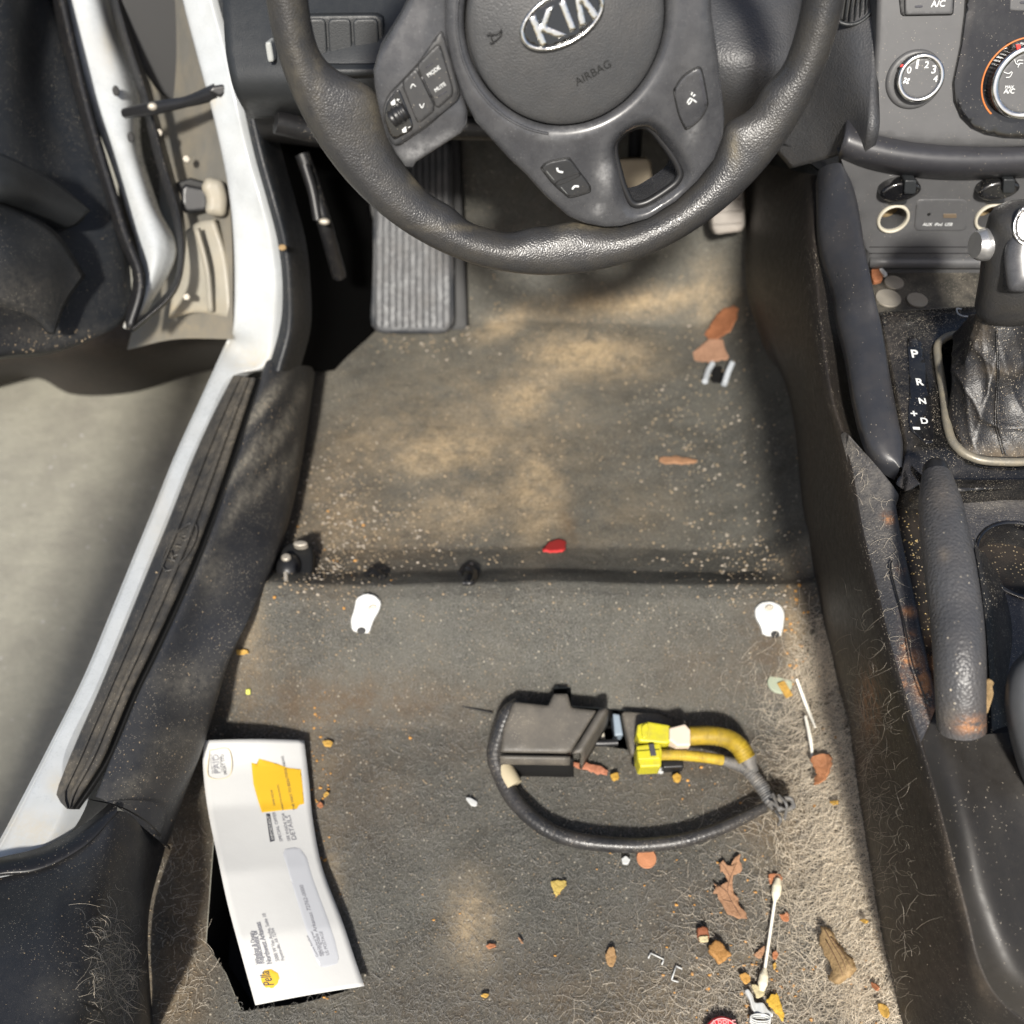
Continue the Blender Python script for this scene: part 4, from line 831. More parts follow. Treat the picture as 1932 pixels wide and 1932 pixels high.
for i in range(n):
    t=TT[i]; rt=RT*(1+.03*math.sin(3*t)); e=RI-Rin[i]
    for k in range(m):
        a=2*math.pi*k/m; ca=math.cos(a); rr=RO-RT+rt*.98*ca-(e*min(1,-ca*1.0)**1.3 if ca<0 else 0); V.append(wp.to3(rr*math.cos(t)-OFX,rr*math.sin(t)-OFY,rt*1.10*math.sin(a)))
rimd=[(700,215,30,50,.2),(790,330,14,20,1.),(600,120,8,90,.25),(1385,280,10,30,.6),(1110,425,50,7,.6),(860,430,90,7,.3),(560,90,20,120,.15),(690,160,30,8,.3)]
mk('rim',V,[(i*m+k,i*m+(k+1)%m,((i+1)%n)*m+(k+1)%m,((i+1)%n)*m+k) for i in range(n) for k in range(m)],leather,sw,dirt=rimd)
# left spoke cover
ls=K(k2,(1000,-200),(960,0),(900,120),(770,330),(738,440),(745,540),(775,700),(820,860),(880,970),(940,1050),(985,1055),(1010,1020),(1150,930),(1290,840),(1325,790),(1330,690),(1290,560),(1240,380),(1215,180),(1215,0),(1230,-200))
relief('left_spoke_cover',wp,wp.hits(ls,.014),satin,sw,h=.0165,r=.004,thick=.03,step=.004,crown=lambda a,b,d:.0025*sm(d/.02),dirt=[(783,285,30,14,.9,-30),(820,270,60,10,.6,-25),(640,200,10,10,.0)])
# button pod on left spoke
pod=K(k2,(1165,195),(1180,210),(1230,400),(1285,610),(1240,660),(1080,790),(900,910),(870,915),(845,890),(800,760),(795,680),(830,600),(900,530),(1020,400),(1130,230))
pb=relief('button_pod',wp,rnd(wp.hits(pod,.0195),.2,1),btn,sw,h=.0205,r=.0015,thick=.006)
def pz(name,pts,h,mt,r=.0008,k=k2,rd=.12,par=None,holes=()):
    return relief(name,wp,rnd(wp.hits(K(k,*pts),h),rd,2),mt,par or pb,h=h,r=r,thick=.003,holes=holes)
def groove(pts,k=k2,wd=.0009,h=.0188,par=None,closed=True,mt=None,nm='groove',surf=None):
    q=rnd(wp.hits(K(k,*pts),h if surf is None else h+.012),.12,2); q=q+[q[0]]
    if surf is None: return strokes(nm,wp,[q],wd,mt or duct,par or pb,h=h,local=True)
    q=np.array(q); return tube(nm,surf(q[:,0],q[:,1],np.full(len(q),h)),wd/2,mt or duct,par,6)
groove([(1165,195),(1230,400),(1285,610),(1080,790),(900,910),(845,890),(798,720),(830,600),(1020,400)],wd=.0011,h=0.0192)
pz('mode_mute_button',[(1010,415),(1135,285),(1160,290),(1245,590),(1135,685),(1105,600),(1100,625),(1040,480)],0.0216,btn)
groove([(1010,415),(1135,285),(1160,290),(1245,590),(1135,685)],h=0.0210)
pz('seek_button',[(915,520),(1005,430),(1040,500),(1130,685),(1030,770),(1010,770)],0.0216,btn)
groove([(915,520),(1005,430),(1130,685),(1020,775)],h=0.0210)
pz('centre_bar',[(1032,485),(1050,480),(1112,612),(1095,622)],0.0220,blackp,par=pb)
pz('volume_bezel',[(880,565),(905,565),(1000,810),(870,885),(835,840),(805,740),(820,650)],0.0212,gloss)
for i in range(5):
    a=k2(862+i*4,752-i*6+i*22-30); 
cyl=[wp.to3(*wp.hit(*k2(x,y),.0225),.0225) for x,y in ((852,755),(900,720),(945,690))]
tube('volume_roller',cyl,[.0052,.0062,.0052],blackp,pb,16,n=16,rings=(4,.05))
strokes('seek_arrows',wp,[K(k2,(973,555),(985,530),(1005,545)),K(k2,(1028,655),(1045,678),(1057,650))],.0007,white,pb,h=0.0219)
text('mode_letters','MODE',wp,k2(1086,486),k2(1162,432),white,pb,h=0.0219,bold=.012)
text('mute_letters','MUTE',wp,k2(1132,580),k2(1196,535),white,pb,h=0.0219,bold=.012)
strokes('button_dash',wp,[K(k2,(1065,428),(1112,398)),K(k2,(1145,608),(1200,574))],.0006,ink,pb,h=0.0218)
for x,y,s in ((848,640,1),(918,812,-1)):
    q=wp.hits(K(k2,(x,y),(x+14,y-12),(x+25,y-22),(x+30,y+10),(x+22,y+16),(x+6,y+18)),.0195); relief('speaker_icon',wp,q,white,pb,h=0.0216,r=.0001,thick=.0002)
    L=[K(k2,(x+36,y-8),(x+54,y-16))]
    if s>0: L.append(K(k2,(x+41,y-20),(x+49,y-2)))
    strokes('volume_sign',wp,L,.0006,white,pb,h=0.0217)
# hub ring (satin, between airbag and spokes) with right/lower spoke and opening
body_o=K(k2,(1215,-200),(1190,0),(1190,200),(1230,400),(1290,580),(1380,760))+K(k3,(0,935),(80,1010),(200,1150),(330,1270),(420,1312),(540,1338),(640,1335),(800,1290),(960,1190),(1090,1070),(1190,940),(1240,800),(1245,690),(1220,500),(1190,300),(1150,80),(1140,-200))
open_=K(k3,(600,830),(650,770),(720,735),(780,730),(830,770),(900,860),(960,950),(985,1020),(960,1070),(880,1130),(790,1185),(730,1200),(695,1185),(650,1090),(620,980),(600,900))
cA=np.array(wp.hit(1067,46)); RA=.0642
air=ell(0,0,RA+.0012,RA+.0012,n=90)
openl=rnd(wp.hits(open_,.008),.2,1)
def bodycrown(a,b,d):
    rr=np.hypot(a,b); z=-.010*sm((rr-.085)/.07)+.003*sm((.10-rr)/.03)
    do=dist(np.c_[a,b],[openl]); z=z-.007*(1-sm(do/.009))
    # raised outer wing on the right side
    z=z+.004*np.exp(-((a-.092)/.012)**2)*sm((b+.09)/.05)*(a>0)
    return z
relief('hub_cover',wp,wp.hits(body_o,.013),satin,sw,holes=[air,openl],h=.020,r=.006,thick=.036,step=.0035,crown=bodycrown,
 dirt=[(1140,330,14,30,.9),(1128,395,10,9,1.),(1310,240,12,34,.6,15),(1085,245,30,8,.5),(1040,255,30,10,.4)])
# inner ring lip of the opening
ol=[wp.to3(*q,.004) for q in openl]; tube('opening_lip',ol+[ol[0]],.0028,blackp,sw,8,n=90,dirt=None)
def hsurf(a,b,c):
    a=np.asarray(a,float);b=np.asarray(b,float); z=.020+bodycrown(a,b,np.full(a.shape,.02)); return wp.o+np.outer(a,wp.u)+np.outer(b,wp.w)+np.outer(z+c,wp.n)
def hh(k,pts): return wp.hits(K(k,*pts),.013)
def hstroke(nm,L,wd,mt,par,h=.002,k=k3):
    parts=[]
    for l in L:
        q=cr_par(np.array(hh(k,l)),max(3,len(l)*3)); parts.append(tube('',hsurf(q[:,0],q[:,1],np.full(len(q),h)),wd/2,None,sides=6,n=0,add=True))
    V,Fc=join(parts); return mk(nm,V,Fc,mt,par)
vq=[(925,510),(975,430),(1045,380),(1070,378),(1085,410),(1120,570),(1118,610),(1080,680),(1010,735),(990,720),(955,640)]
vb=relief('voice_button',wp,rnd(hh(k3,vq),.2,1),satin,sw,h=.0012,r=.0008,thick=.003,surf=hsurf)
hstroke('groove',[vq+[vq[0]]],.0016,duct,vb,h=0)
hstroke('button_dash',[[(1068,425),(1105,600)],[(1074,420),(1112,596)]],.0005,ink,vb,.0014)
hstroke('voice_icon',[[(1000,580),(1008,562),(1020,548)],[(1006,588),(1020,574),(1028,552)],[(1022,532),(1028,515)],[(1032,540),(1044,528)],[(1034,560),(1052,574)]],.0012,white,vb,.0014)
pq=[(165,960),(200,925),(310,900),(335,915),(385,985),(440,1060),(450,1095),(430,1110),(340,1135),(310,1120),(230,1045)]
phb=relief('phone_buttons',wp,rnd(hh(k3,pq),.2,1),btn,sw,h=.0012,r=.0008,thick=.003,surf=hsurf)
hstroke('groove',[pq+[pq[0]]],.0016,duct,phb,h=0)
hstroke('divider',[[(245,1055),(270,1030),(365,990),(385,990),(380,1005),(285,1050),(245,1055)]],.0009,duct,phb,.0013)
hstroke('call_icon',[[(255,955),(262,975),(290,982)]],.0017,white,phb,.0014); hstroke('hangup_icon',[[(345,1085),(358,1068),(382,1068)]],.0017,white,phb,.0014)
hstroke('button_dash',[[(195,975),(240,1030)],[(280,1072),(318,1115)]],.0006,dim,phb,.0014)
# silver inner ring edge at left
strokes('trim_ring',wp,[[( (RA+.006)*math.cos(t),(RA+.006)*math.sin(t)) for t in np.linspace(math.radians(150),math.radians(262),50)]],.0022,satin,sw,h=.0225,local=True)
# airbag pad
def acrown(a,b,d): return .008*np.maximum(0,1-(a*a+b*b)/RA**2)
ab=relief('airbag_pad',wp,ell(0,0,RA,RA,n=90),padmat,sw,h=.0235,r=.004,thick=.02,step=.004,crown=acrown)
mk('pad_gap',[wp.to3((RA+.001)*math.cos(t)*s,(RA+.001)*math.sin(t)*s,.010) for s in (.2,1.08) for t in np.linspace(0,2*math.pi,60,endpoint=False)],grid_faces(60,2,True),duct,sw)
apz=lambda a,b,c:wp.o+np.outer(a,wp.u)+np.outer(b,wp.w)+np.outer(c+.0235+.008*np.maximum(0,1-(np.asarray(a)**2+np.asarray(b)**2)/RA**2),wp.n)
def ah(px,py,h=.030): return wp.hit(px,py,h)
A0=np.array(ah(*k3(378,502))); A1=np.array(ah(*k3(580,388)))
text('airbag_letters','AIRBAG',wp,A0,A1,duct,ab,h=.0006,surf=apz,local=True,bold=.0)
strokes('horn_icon',wp,[[ah(*k2(x,y)) for x,y in L] for L in (((1450,220),(1520,215),(1545,185)),((1470,270),(1490,270),(1540,225),(1545,190)),((1470,205),(1490,265)))],.0008,duct,ab,h=.0292,local=True)
# emblem
ec=np.array(ah(1059,34)); ed=np.array(ah(1059+80,34-41))-ec; ea=math.atan2(ed[1],ed[0]); EA=np.linalg.norm(ed)*.98; EB=EA*.56
es=Plane(wp.to3(ec[0],ec[1],.0325),wp.n,wp.u)
em=relief('emblem',es,ell(0,0,EA,EB,ea,60),chrome,sw,holes=[ell(0,0,EA*.88,EB*.82,ea,60)],h=.003,r=.0016,thick=.006)
relief('emblem_field',es,ell(0,0,EA*.9,EB*.85,ea,50),M('emblem black',(.004,.005,.007),.08,coat=.8,attr=False),em,h=.0012,r=.0005,thick=.003)
c_,s_=math.cos(ea),math.sin(ea)
def ep(x,y): return (EA*(x*c_-y*s_),EA*(x*s_+y*c_))
def bar(a,b,w1): 
    a=np.array(a);b=np.array(b); return a,b
letters=[[(-.66,-.33),(-.50,-.33),(-.50,-.05),(-.22,-.33),(-.02,-.33),(-.36,.02),(-.06,.33),(-.24,.33),(-.50,.08),(-.50,.33),(-.66,.33)],
         [(.06,-.33),(.21,-.33),(.21,.33),(.06,.33)],
         [(.28,-.33),(.45,-.33),(.52,.12),(.62,-.33),(.79,-.33),(.62,.33),(.43,.33)]]
for L in letters: relief('emblem_letter',es,[ep(*p) for p in L],chrome,em,h=.0026,r=.0006,thick=.002,step=.0015)

# ================================================================== WIRING UNDER THE SEAT
wr_=thing('wiring_harness','black taped cable loop with two yellow seat connectors on the carpet','wiring harness',FP(1180,1480))
def fl(l,dz): return [FP(x,y,z+dz) for x,y,z in l]
loop=[(*j3(300,330),.035),(*j3(235,380),.035),(*j3(195,480),.028),(*j3(175,580),.022),(*j3(205,680),.016),(*j3(260,790),.014),(*j3(350,890),.014),(*j3(460,965),.014),(*j3(600,1010),.014),(*j3(780,1030),.014),(*j3(950,1030),.014),(*j3(1130,1005),.016),(*j3(1300,950),.018),(*j3(1440,885),.018),(*j3(1530,840),.02)]
tube('black_cable',fl(loop,0),[.0092,.0092,.0092,.0090,.0084,.0080,.0078,.0076,.0074,.0072,.007,.0068,.0064,.0060,.005],cable,wr_,16,n=300,rings=(4,.008))
tp_=fl([(*j3(215,645),.0165),(*j3(240,690),.0165),(*j3(265,735),.0155)],0); tube('tape_label',tp_,.0102,M('tape tan',(.42,.36,.24),.7),wr_,14,n=6)
thk=[(*j3(1150,483),.03),(*j3(1250,480),.032),(*j3(1340,495),.034),(*j3(1400,535),.034),(*j3(1440,600),.03)]
tube('thick_yellow_conduit',fl(thk,0),.0095,yelc,wr_,18,n=240,rings=(4,.05))
thn=[(*j3(1010,578),.03),(*j3(1110,580),.032),(*j3(1220,590),.03),(*j3(1320,605),.026)]
tube('thin_yellow_conduit',fl(thn,0),.0052,yelc,wr_,14,n=180,rings=(4,.06))
tube('grey_conduit',fl([(*j3(1320,605),.024),(*j3(1400,630),.022),(*j3(1450,660),.022),(*j3(1510,730),.022),(*j3(1555,800),.022),(*j3(1590,825),.022)],0),[.005,.006,.0068,.0068,.0068,.008],greyc,wr_,14,n=120,rings=(4,.07))
tube('conduit_branch',fl([(*j3(1440,580),.026),(*j3(1450,620),.024),(*j3(1470,670),.022)],0),[.0098,.008,.0068],greyc,wr_,12)
for k,(a,b,c2) in enumerate((((1570,775),(1605,860),(1590,790)),((1560,815),(1620,850),(1670,830)),((1600,780),(1640,830),(1630,900)),((1585,860),(1610,900),(1600,930)))):
    tube('cable_tie',fl([(*j3(*a),.034),(*j3(*b),.038),(*j3(*c2),.02)],0),.0016,greyc,wr_,6)
cpb=FP(*j3(1635,830),.02); cp_=Plane(cpb,(0,-.2,1))
relief('harness_clip',cp_,rnd(cp_.hits(K(j3,(1575,795),(1655,790),(1680,850),(1640,870),(1590,850))),.15,2),greyc,wr_,holes=[rnd(cp_.hits(K(j3,(1605,815),(1645,813),(1650,840),(1612,842))),.2,1)],h=.012,r=.002,thick=.02)
def boxy(name,px,base,hgt,mt,par,r=.002,n_=(0,-.1,1)):
    b=FP(*px[0],base); pl=Plane(b,n_); return relief(name,pl,rnd(pl.hits(px),.06,2),mt,par,h=0,r=r,thick=hgt),pl
c1,pl1=boxy('yellow_connector',K(j3,(890,425),(940,408),(1045,425),(1080,445),(1080,500),(1040,520),(900,508),(885,470)),.045,.022,yel,wr_)
relief('connector_ridge',pl1,rnd(pl1.hits(K(j3,(905,440),(935,418),(945,430),(940,490),(915,500))),.2,2),yel,c1,h=.003,r=.001,thick=.004)
boxy('white_sleeve',K(j3,(1050,440),(1130,420),(1158,450),(1158,530),(1090,532),(1050,500)),.046,.022,M('sleeve cream',(.62,.52,.42),.6,attr=False),wr_)
c2,pl2=boxy('yellow_connector',K(j3,(885,530),(1005,515),(1015,560),(1010,635),(905,640),(888,590)),.042,.024,yel,wr_)
relief('connector_top',pl2,pl2.hits(K(j3,(887,560),(1000,552),(1003,600),(895,605))),yel,c2,h=.002,r=.001,thick=.003)
relief('connector_slot',pl2,pl2.hits(K(j3,(945,530),(970,528),(982,585),(955,588))),ink,c2,h=.0045,r=.0003,thick=.003)
boxy('connector_tail',K(j3,(1010,605),(1120,600),(1125,640),(1020,645)),.02,.014,blackp,wr_)
# seat bracket/duct cover
bkx=thing('duct_cover','dusty black duct cover with a raised tab beside the cable loop','duct cover',FP(*j3(430,480)))
bz=Plane(FP(*j3(420,470),.050),(0,-.22,1))
relief('cover_plate',bz,rnd(bz.hits(K(j3,(265,305),(440,325),(470,265),(540,265),(560,335),(690,350),(550,570),(200,565),(215,440))),.06,2),bracket,bkx,r=.004,thick=.03,step=.005,dirt=[(1020,1370,60,30,.4)])
f0=[bz.to3(*bz.hit(*p)) for p in K(j3,(200,572),(550,578))]
loft('front_lip',[[p+np.array([0,-.001,.001]) for p in f0],[p+np.array([0,-.004,-.006]) for p in f0],[p+np.array([0,-.002,-.012]) for p in f0]],bracket,bkx,10,3,thick=.004)
loft('cover_front',[[p+np.array([.004,.003,-.012]) for p in f0],[p+np.array([.006,-.002,-.045]) for p in f0]],duct,bkx,10,3,thick=.004)
sd=[bz.to3(*bz.hit(*p)) for p in K(j3,(695,352),(560,575))]
loft('side_lip',[[p+np.array([0,0,.002]) for p in sd],[p+np.array([.010,0,.001]) for p in sd],[p+np.array([.012,0,-.04]) for p in sd]],bracket,bkx,10,3,thick=.003)
xx=FP(*j3(780,440),.01)
inr=Plane(xx,(0,-.2,1))
relief('white_box',inr,rnd(inr.hits(K(j3,(650,430),(720,450),(730,500),(620,500))),.05,1),cream,bkx,h=.0,r=.002,thick=.02)
relief('blue_clip',inr,rnd(inr.hits(K(j3,(765,370),(800,375),(818,480),(775,485))),.05,1),M('blue grey clip',(.22,.27,.32),.4),bkx,h=.002,r=.002,thick=.02)
tube('cross_bar',[inr.to3(*inr.hit(*p,.004),.004) for p in K(j3,(600,512),(700,518),(790,515))],.004,blackp,bkx,8)
sb=Plane(FP(*j3(900,420),.02),(0,-.2,1))
relief('support_plate',sb,rnd(sb.hits(K(j3,(810,355),(1000,368),(1070,400),(1090,560),(860,580),(830,450))),.1,2),bracket,bkx,r=.003,thick=.014,step=.006)
relief('plate_slot',sb,rnd(sb.hits(K(j3,(860,590),(1110,600),(1120,640),(880,635))),.2,2),duct,bkx,h=-.004,r=.002,thick=.01)
# rear carpet slit
strokes('tear',Plane(FP(890,1340,.002),(0,0,1)),[[(800,1318),(860,1330),(930,1345)]],.002,duct,bkx,h=0)

# seat mounting tabs
for i,(pts_,hole_,lab) in enumerate((([(672,1128),(690,1119),(708,1123),(720,1136),(716,1152),(705,1170),(697,1195),(680,1195),(664,1190),(661,1170),(668,1150)],(682,1190),'white metal seat mount tab on the left of the carpeted crossbar'),
                               ([(1424,1148),(1436,1136),(1456,1134),(1474,1142),(1481,1158),(1478,1185),(1474,1202),(1440,1200),(1434,1180),(1425,1165)],(1462,1197),'white metal seat mount tab on the right of the carpeted crossbar'))):
    c=FP(*pts_[0]); t_=thing('seat_mount',lab,'seat mount',FP(690 if i==0 else 1455,1160),'white seat mounts on the crossbar')
    mp=Plane(FP(690 if i==0 else 1453,1160,.004),FN(FP(690 if i==0 else 1453,1160)))
    relief('plate',mp,rnd(mp.hits(pts_),.2,1),metalw,t_,h=.001,r=.0015,thick=.004,crown=lambda a,b,d:-.0015*np.exp(-((a)**2+(b-.010)**2)/.00003))
    cc=mp.hit(pts_[2][0]-5,1146); relief('bolt_dimple',mp,ell(cc[0],cc[1],.0045,.003,.3,16),nickel,t_,h=.0012,r=.0006,thick=.001)
    cc=mp.hit(*hole_); relief('notch',mp,ell(cc[0],cc[1],.0045,.0035,0,14),duct,t_,h=.0018,r=.0004,thick=.002)
# black hook / cap at left
hk_=thing('carpet_clip','black round clip with shiny studs at the left end of the crossbar','clip',FP(550,1060))
a=Plane(FP(548,1060,.016),(0,0,1))
relief('clip_base',a,rnd(a.hits([(515,1040),(545,1012),(590,1015),(588,1090),(540,1102),(518,1085)]),.2,2),duct,hk_,h=-.008,r=.003,thick=.02)
relief('round_cap',a,ell(*a.hit(542,1062),.014,.016,0,30),blackp,hk_,r=.008,thick=.014,crown=lambda a_,b,d:.003*sm(d/.014))
relief('stud',a,ell(*a.hit(541,1055),.0055,.005,0,20),nickel,hk_,h=.006,r=.0025,thick=.006)
relief('stud',a,ell(*a.hit(567,1026),.008,.004,0,20),nickel,hk_,h=.002,r=.002,thick=.006)
tube('pin',[FP(539,1080,.018),FP(540,1096,.012)],.0025,nickel,hk_,8)
# curled black loop and hook on crossbar edge
t_=tube('curl',fl([(866,1082,.004),(880,1072,.008),(896,1080,.006),(892,1098,.004),(874,1100,.004)],0),.003,rubber,None,8); t_.name='rubber_curl'; tag(t_,'small curled black rubber loop on the crossbar front edge','rubber loop')
t_=tube('strap_scrap',fl([(690,1085,.004),(706,1078,.007),(722,1090,.004)],0),.004,rubber,None,8); tag(t_,'small black strap scrap at the crossbar edge above the left seat mount','strap scrap')
# prongs at right of footwell
pg=thing('carpet_hook','pair of white prongs in a black slot below the orange leaves','hook',FP(1350,700))
sl_=Plane(FP(1350,705,.002),FN(FP(1350,705)))
relief('slot',sl_,rnd(sl_.hits([(1334,692),(1380,688),(1372,722),(1340,722)]),.1,2),duct,pg,r=.001,thick=.004)
for L in (((1344,686),(1336,700),(1330,720)),((1382,684),(1374,702),(1366,726))): tube('prong',fl([(x,y,.008) for x,y in L],0),.0042,M('prong grey',(.42,.45,.48),.4) if 'prong grey' not in bpy.data.materials else bpy.data.materials['prong grey'],pg,8)

# ================================================================== ENVELOPE
env=thing('envelope','white window envelope with yellow printing lying on the left of the rear floor','envelope',FP(520,1650))
Lp=cr(K(j4,(160,150),(150,300),(180,580),(245,900),(310,1200),(400,1530),(480,1815)),33); Rp=cr(K(j4,(785,150),(815,400),(840,650),(900,950),(1020,1270),(1100,1510),(1165,1695)),33)
zL=np.interp(np.linspace(0,1,33),[0,.1,.25,.5,.75,1],[.046,.034,.030,.042,.040,.024]); zR=np.interp(np.linspace(0,1,33),[0,.1,.25,.5,.75,1],[.020,.017,.016,.018,.018,.012])
EL=np.array([P(*p,z) for p,z in zip(Lp,zL)]); ER=np.array([P(*p,z) for p,z in zip(Rp,zR)])
def ES(s,t,h=0.):
    s=np.clip(np.asarray(s,float),0,1);t=np.clip(np.asarray(t,float),0,1)
    f=t*32; a=np.stack([np.interp(f,np.arange(33),EL[:,k]) for k in range(3)],-1); b=np.stack([np.interp(f,np.arange(33),ER[:,k]) for k in range(3)],-1)
    p=a+(b-a)*s[...,None]; p[...,2]+=.003*np.sin(s*math.pi)+np.asarray(h)*1.0; return p
ns,nt_=18,60
V=np.array([ES(np.array(s),np.array(t)) for t in np.linspace(0,1,nt_) for s in np.linspace(0,1,ns)])
o=mk('paper',V,grid_faces(ns,nt_)[::-1],paper,env); mo=o.modifiers.new('s','SOLIDIFY'); mo.thickness=.0012; mo.offset=0
# inverse map: pixel -> (s,t)
SG,TG=np.meshgrid(np.linspace(0,1,80),np.linspace(0,1,200)); PG=ES(SG.ravel(),TG.ravel()); pgx,pgy=proj(PG)
def einv(px,py):
    i=np.argmin((pgx-px)**2+(pgy-py)**2); return SG.ravel()[i],TG.ravel()[i]
Wd,Ln=np.linalg.norm(ER[16]-EL[16]),np.sum(np.linalg.norm(np.diff(EL,axis=0),axis=1))
esurf=lambda a,b,c:ES(np.asarray(a)/Wd,1-np.asarray(b)/Ln,c+.0009)
def el(px,py): s,t=einv(px,py); return (s*Wd,(1-t)*Ln)
ep_=Plane((0,0,0),(0,0,1))
def eflat(name,pts,mt,h=.0,step=.003,holes=()):
    return relief(name,ep_,[el(*p) for p in pts],mt,env,h=h,r=.00005,thick=.0001,surf=esurf,step=step,holes=holes)
eflat('yellow_patch',K(j4,(455,295),(490,300),(505,262),(560,280),(620,300),(680,325),(765,330),(790,550),(755,560),(745,585),(520,602),(495,520),(470,420)),yprint)
eflat('logo_disc',[j4(572+56*math.cos(t),1648+60*math.sin(t)) for t in np.linspace(0,6.28,26,endpoint=False)],yprint)
eflat('address_window',rnd(K(j4,(645,840),(750,825),(790,860),(850,1050),(1010,1510),(1000,1560),(900,1580),(860,1540),(800,1350),(690,980)),.2,1),window)
def etext(nm,s,p0,p1,mt,asp=1.,sh=0,bold=0,h=.0003): text(nm,s,ep_,el(*j4(*p0)),el(*j4(*p1)),mt,env,h=h,asp=asp,shear=sh,surf=esurf,local=True,bold=bold)
etext('logo_script','Pella',(600,1690),(560,1600),ink,1.5,.3,h=.0004)
etext('print_line','Window & Door',(520,1558),(470,1360),inkl,1.3,bold=.03)
etext('print_line','Replacement of',(553,1555),(497,1350),inkl,1.3,bold=.03)
etext('print_line','Northwest Arkansas',(588,1550),(515,1295),inkl,1.3,bold=.03)
etext('print_line','5000 W Van Asche, Suite 10',(633,1540),(545,1240),inkl,1.1)
etext('print_line','Fayetteville, AR 72704',(668,1535),(600,1330),inkl,1.1)
for i,(a_,b_,s) in enumerate((((735,590),(655,250),'THE WAY TO BEAUTIFUL VIEWS'),((660,590),(625,430),'WINDOWS AND DOORS'),((605,560),(585,460),'SAVE NOW'),((655,785),(605,600),'SPECIAL OFFER'),((700,785),(665,610),'SEE INSIDE FOR'),((740,775),(700,620),'DETAILS'))):
    etext('print_line',s,a_,b_,ink if i<3 else inkl,.9)
eflat('print_bar',K(j4,(545,615),(575,612),(605,785),(570,788)),ink)
etext('bar_print','IMPORTANT',(600,775),(572,625),paper,1.,h=.0005)
for (a_,b_,s) in (((875,1510),(810,1380),'Current Resident'),((900,1508),(835,1350),'1200 Orchard Street'),((925,1504),(790,1060),'Springdale Arkansas 72762-0000'),((950,1500),(900,1350),'US POSTAGE')): etext('window_print',s,a_,b_,inkl,.9)
fr_=K(j4,(190,212),(313,215),(325,375),(192,376))
strokes('stamp_frame',Plane((0,0,0),(0,0,1)),[],.0005,inkl,env) if False else None
q=[ES(np.array(el(*p)[0]/Wd),np.array(1-el(*p)[1]/Ln),.0012) for p in fr_+[fr_[0]]]
tube('stamp_frame',q,.0004,M('frame tan',(.6,.5,.3),.7),env,5,n=60)
for k in range(5):
    etext('stamp_print',('PRSRT STD','U.S. POSTAGE','PAID','PERMIT 100','FAYETTEVILLE')[k],(300-k*20,360-(k%2)*10),(285-k*20,240+(k%2)*14),ink if k<2 else inkl,.9)

# ================================================================== DEBRIS
def flat(name,px,mt,label,cat,dz=.002,th=.0012,r=.0005,lift=.0,group=None,curl=0.,pos=None,rd=.15,it=1,n_=None):
    c=np.mean(np.array(px),0); b=FP(c[0],c[1],dz) if pos is None else pos
    nn=FN(b) if pos is None else np.array([0,0,1.])
    if n_ is not None: nn=np.array(n_,float)
    pl=Plane(b,nn); L=pl.hits(px)
    if it: L=rnd(L,rd,it)
    ext=np.ptp(np.array(L),0).max(); ph_=random.uniform(0,6)
    L=dens(L,ext/16); L=L+rng.normal(0,ext*.018,L.shape)
    cw=(lambda a,b_,d:curl*ext*(np.sin(a/ext*5+ph_)*.5+(np.hypot(a,b_)/ext)**2*2)) 
    if cat in('leaf','leaf bit','flake','leaf chip','bark bit','chip'): curl=max(curl,.07)
    o=relief(name,pl,L,mt,None,h=th,r=min(r,ext*.1),thick=th+.0004,step=max(ext/14,.0004),crown=cw)
    return tag(o,label,cat,group)
flat('oak_leaf',K(j7,(600,545),(620,512),(640,510),(660,545),(690,545),(700,485),(745,483),(758,530),(755,590),(735,600),(705,620),(695,680),(710,760),(750,850),(790,930),(790,960),(740,960),(650,900),(580,800),(545,680),(570,690),(650,690),(650,640),(620,600)),lf_tan,'tan lobed oak leaf piece left of the cotton swab','leaf',dz=.004,curl=.05)
def veins(o,L,mt):
    for l in L: tube('vein',[FP(x,y,.0075) for x,y in l],[.0006,.0003],mt,o,5)
_lv=[o for o in COL.objects if o.name=='oak_leaf'][0]
def vein_on(o,lines,mt):
    lo=np.array(o.location); vs=[Vector(np.array(v.co)+lo) for v in o.data.vertices]; bv=BVHTree.FromPolygons(vs,[tuple(f.vertices) for f in o.data.polygons]); org=lo; parts=[]
    for l in lines:
        pts=[]
        for (x,y) in cr(l,10):
            h=bv.ray_cast(Vector(CAM),Vector(ray(x,y)).normalized())
            if h[0] is not None: pts.append(np.array(h[0])+np.array([0,0,.0002]))
        if len(pts)>2: parts.append(tube('',pts,[.0005,.0002],None,sides=5,n=0,add=True))
    if parts: V_,F_=join(parts); mk('vein',V_,F_,mt,o)
from mathutils.bvhtree import BVHTree
veinm=leafm('leaf vein',(.20,.10,.05))
vein_on(_lv,[K(j7,(760,930),(700,830),(660,740),(680,640),(730,520)),K(j7,(665,750),(600,700),(565,685)),K(j7,(690,820),(620,800)),K(j7,(680,630),(640,560),(615,530))],veinm)
flat('bark_chip',K(j7,(1360,1005),(1400,1010),(1435,1040),(1530,1180),(1600,1260),(1630,1320),(1600,1380),(1530,1430),(1480,1442),(1440,1410),(1430,1380),(1460,1330),(1440,1280),(1385,1180),(1360,1140),(1365,1090),(1385,1060)),lf_card,'large folded brown leaf chip at the edge of the hair by the console','leaf chip',dz=.010,th=.004,r=.003,curl=.06)
vein_on([o for o in COL.objects if o.name=='bark_chip'][0],[K(j7,(1390,1020),(1450,1130),(1530,1260),(1570,1400)),K(j7,(1400,1100),(1470,1230),(1520,1340),(1540,1410)),K(j7,(1440,1080),(1540,1220),(1600,1320))],veinm)
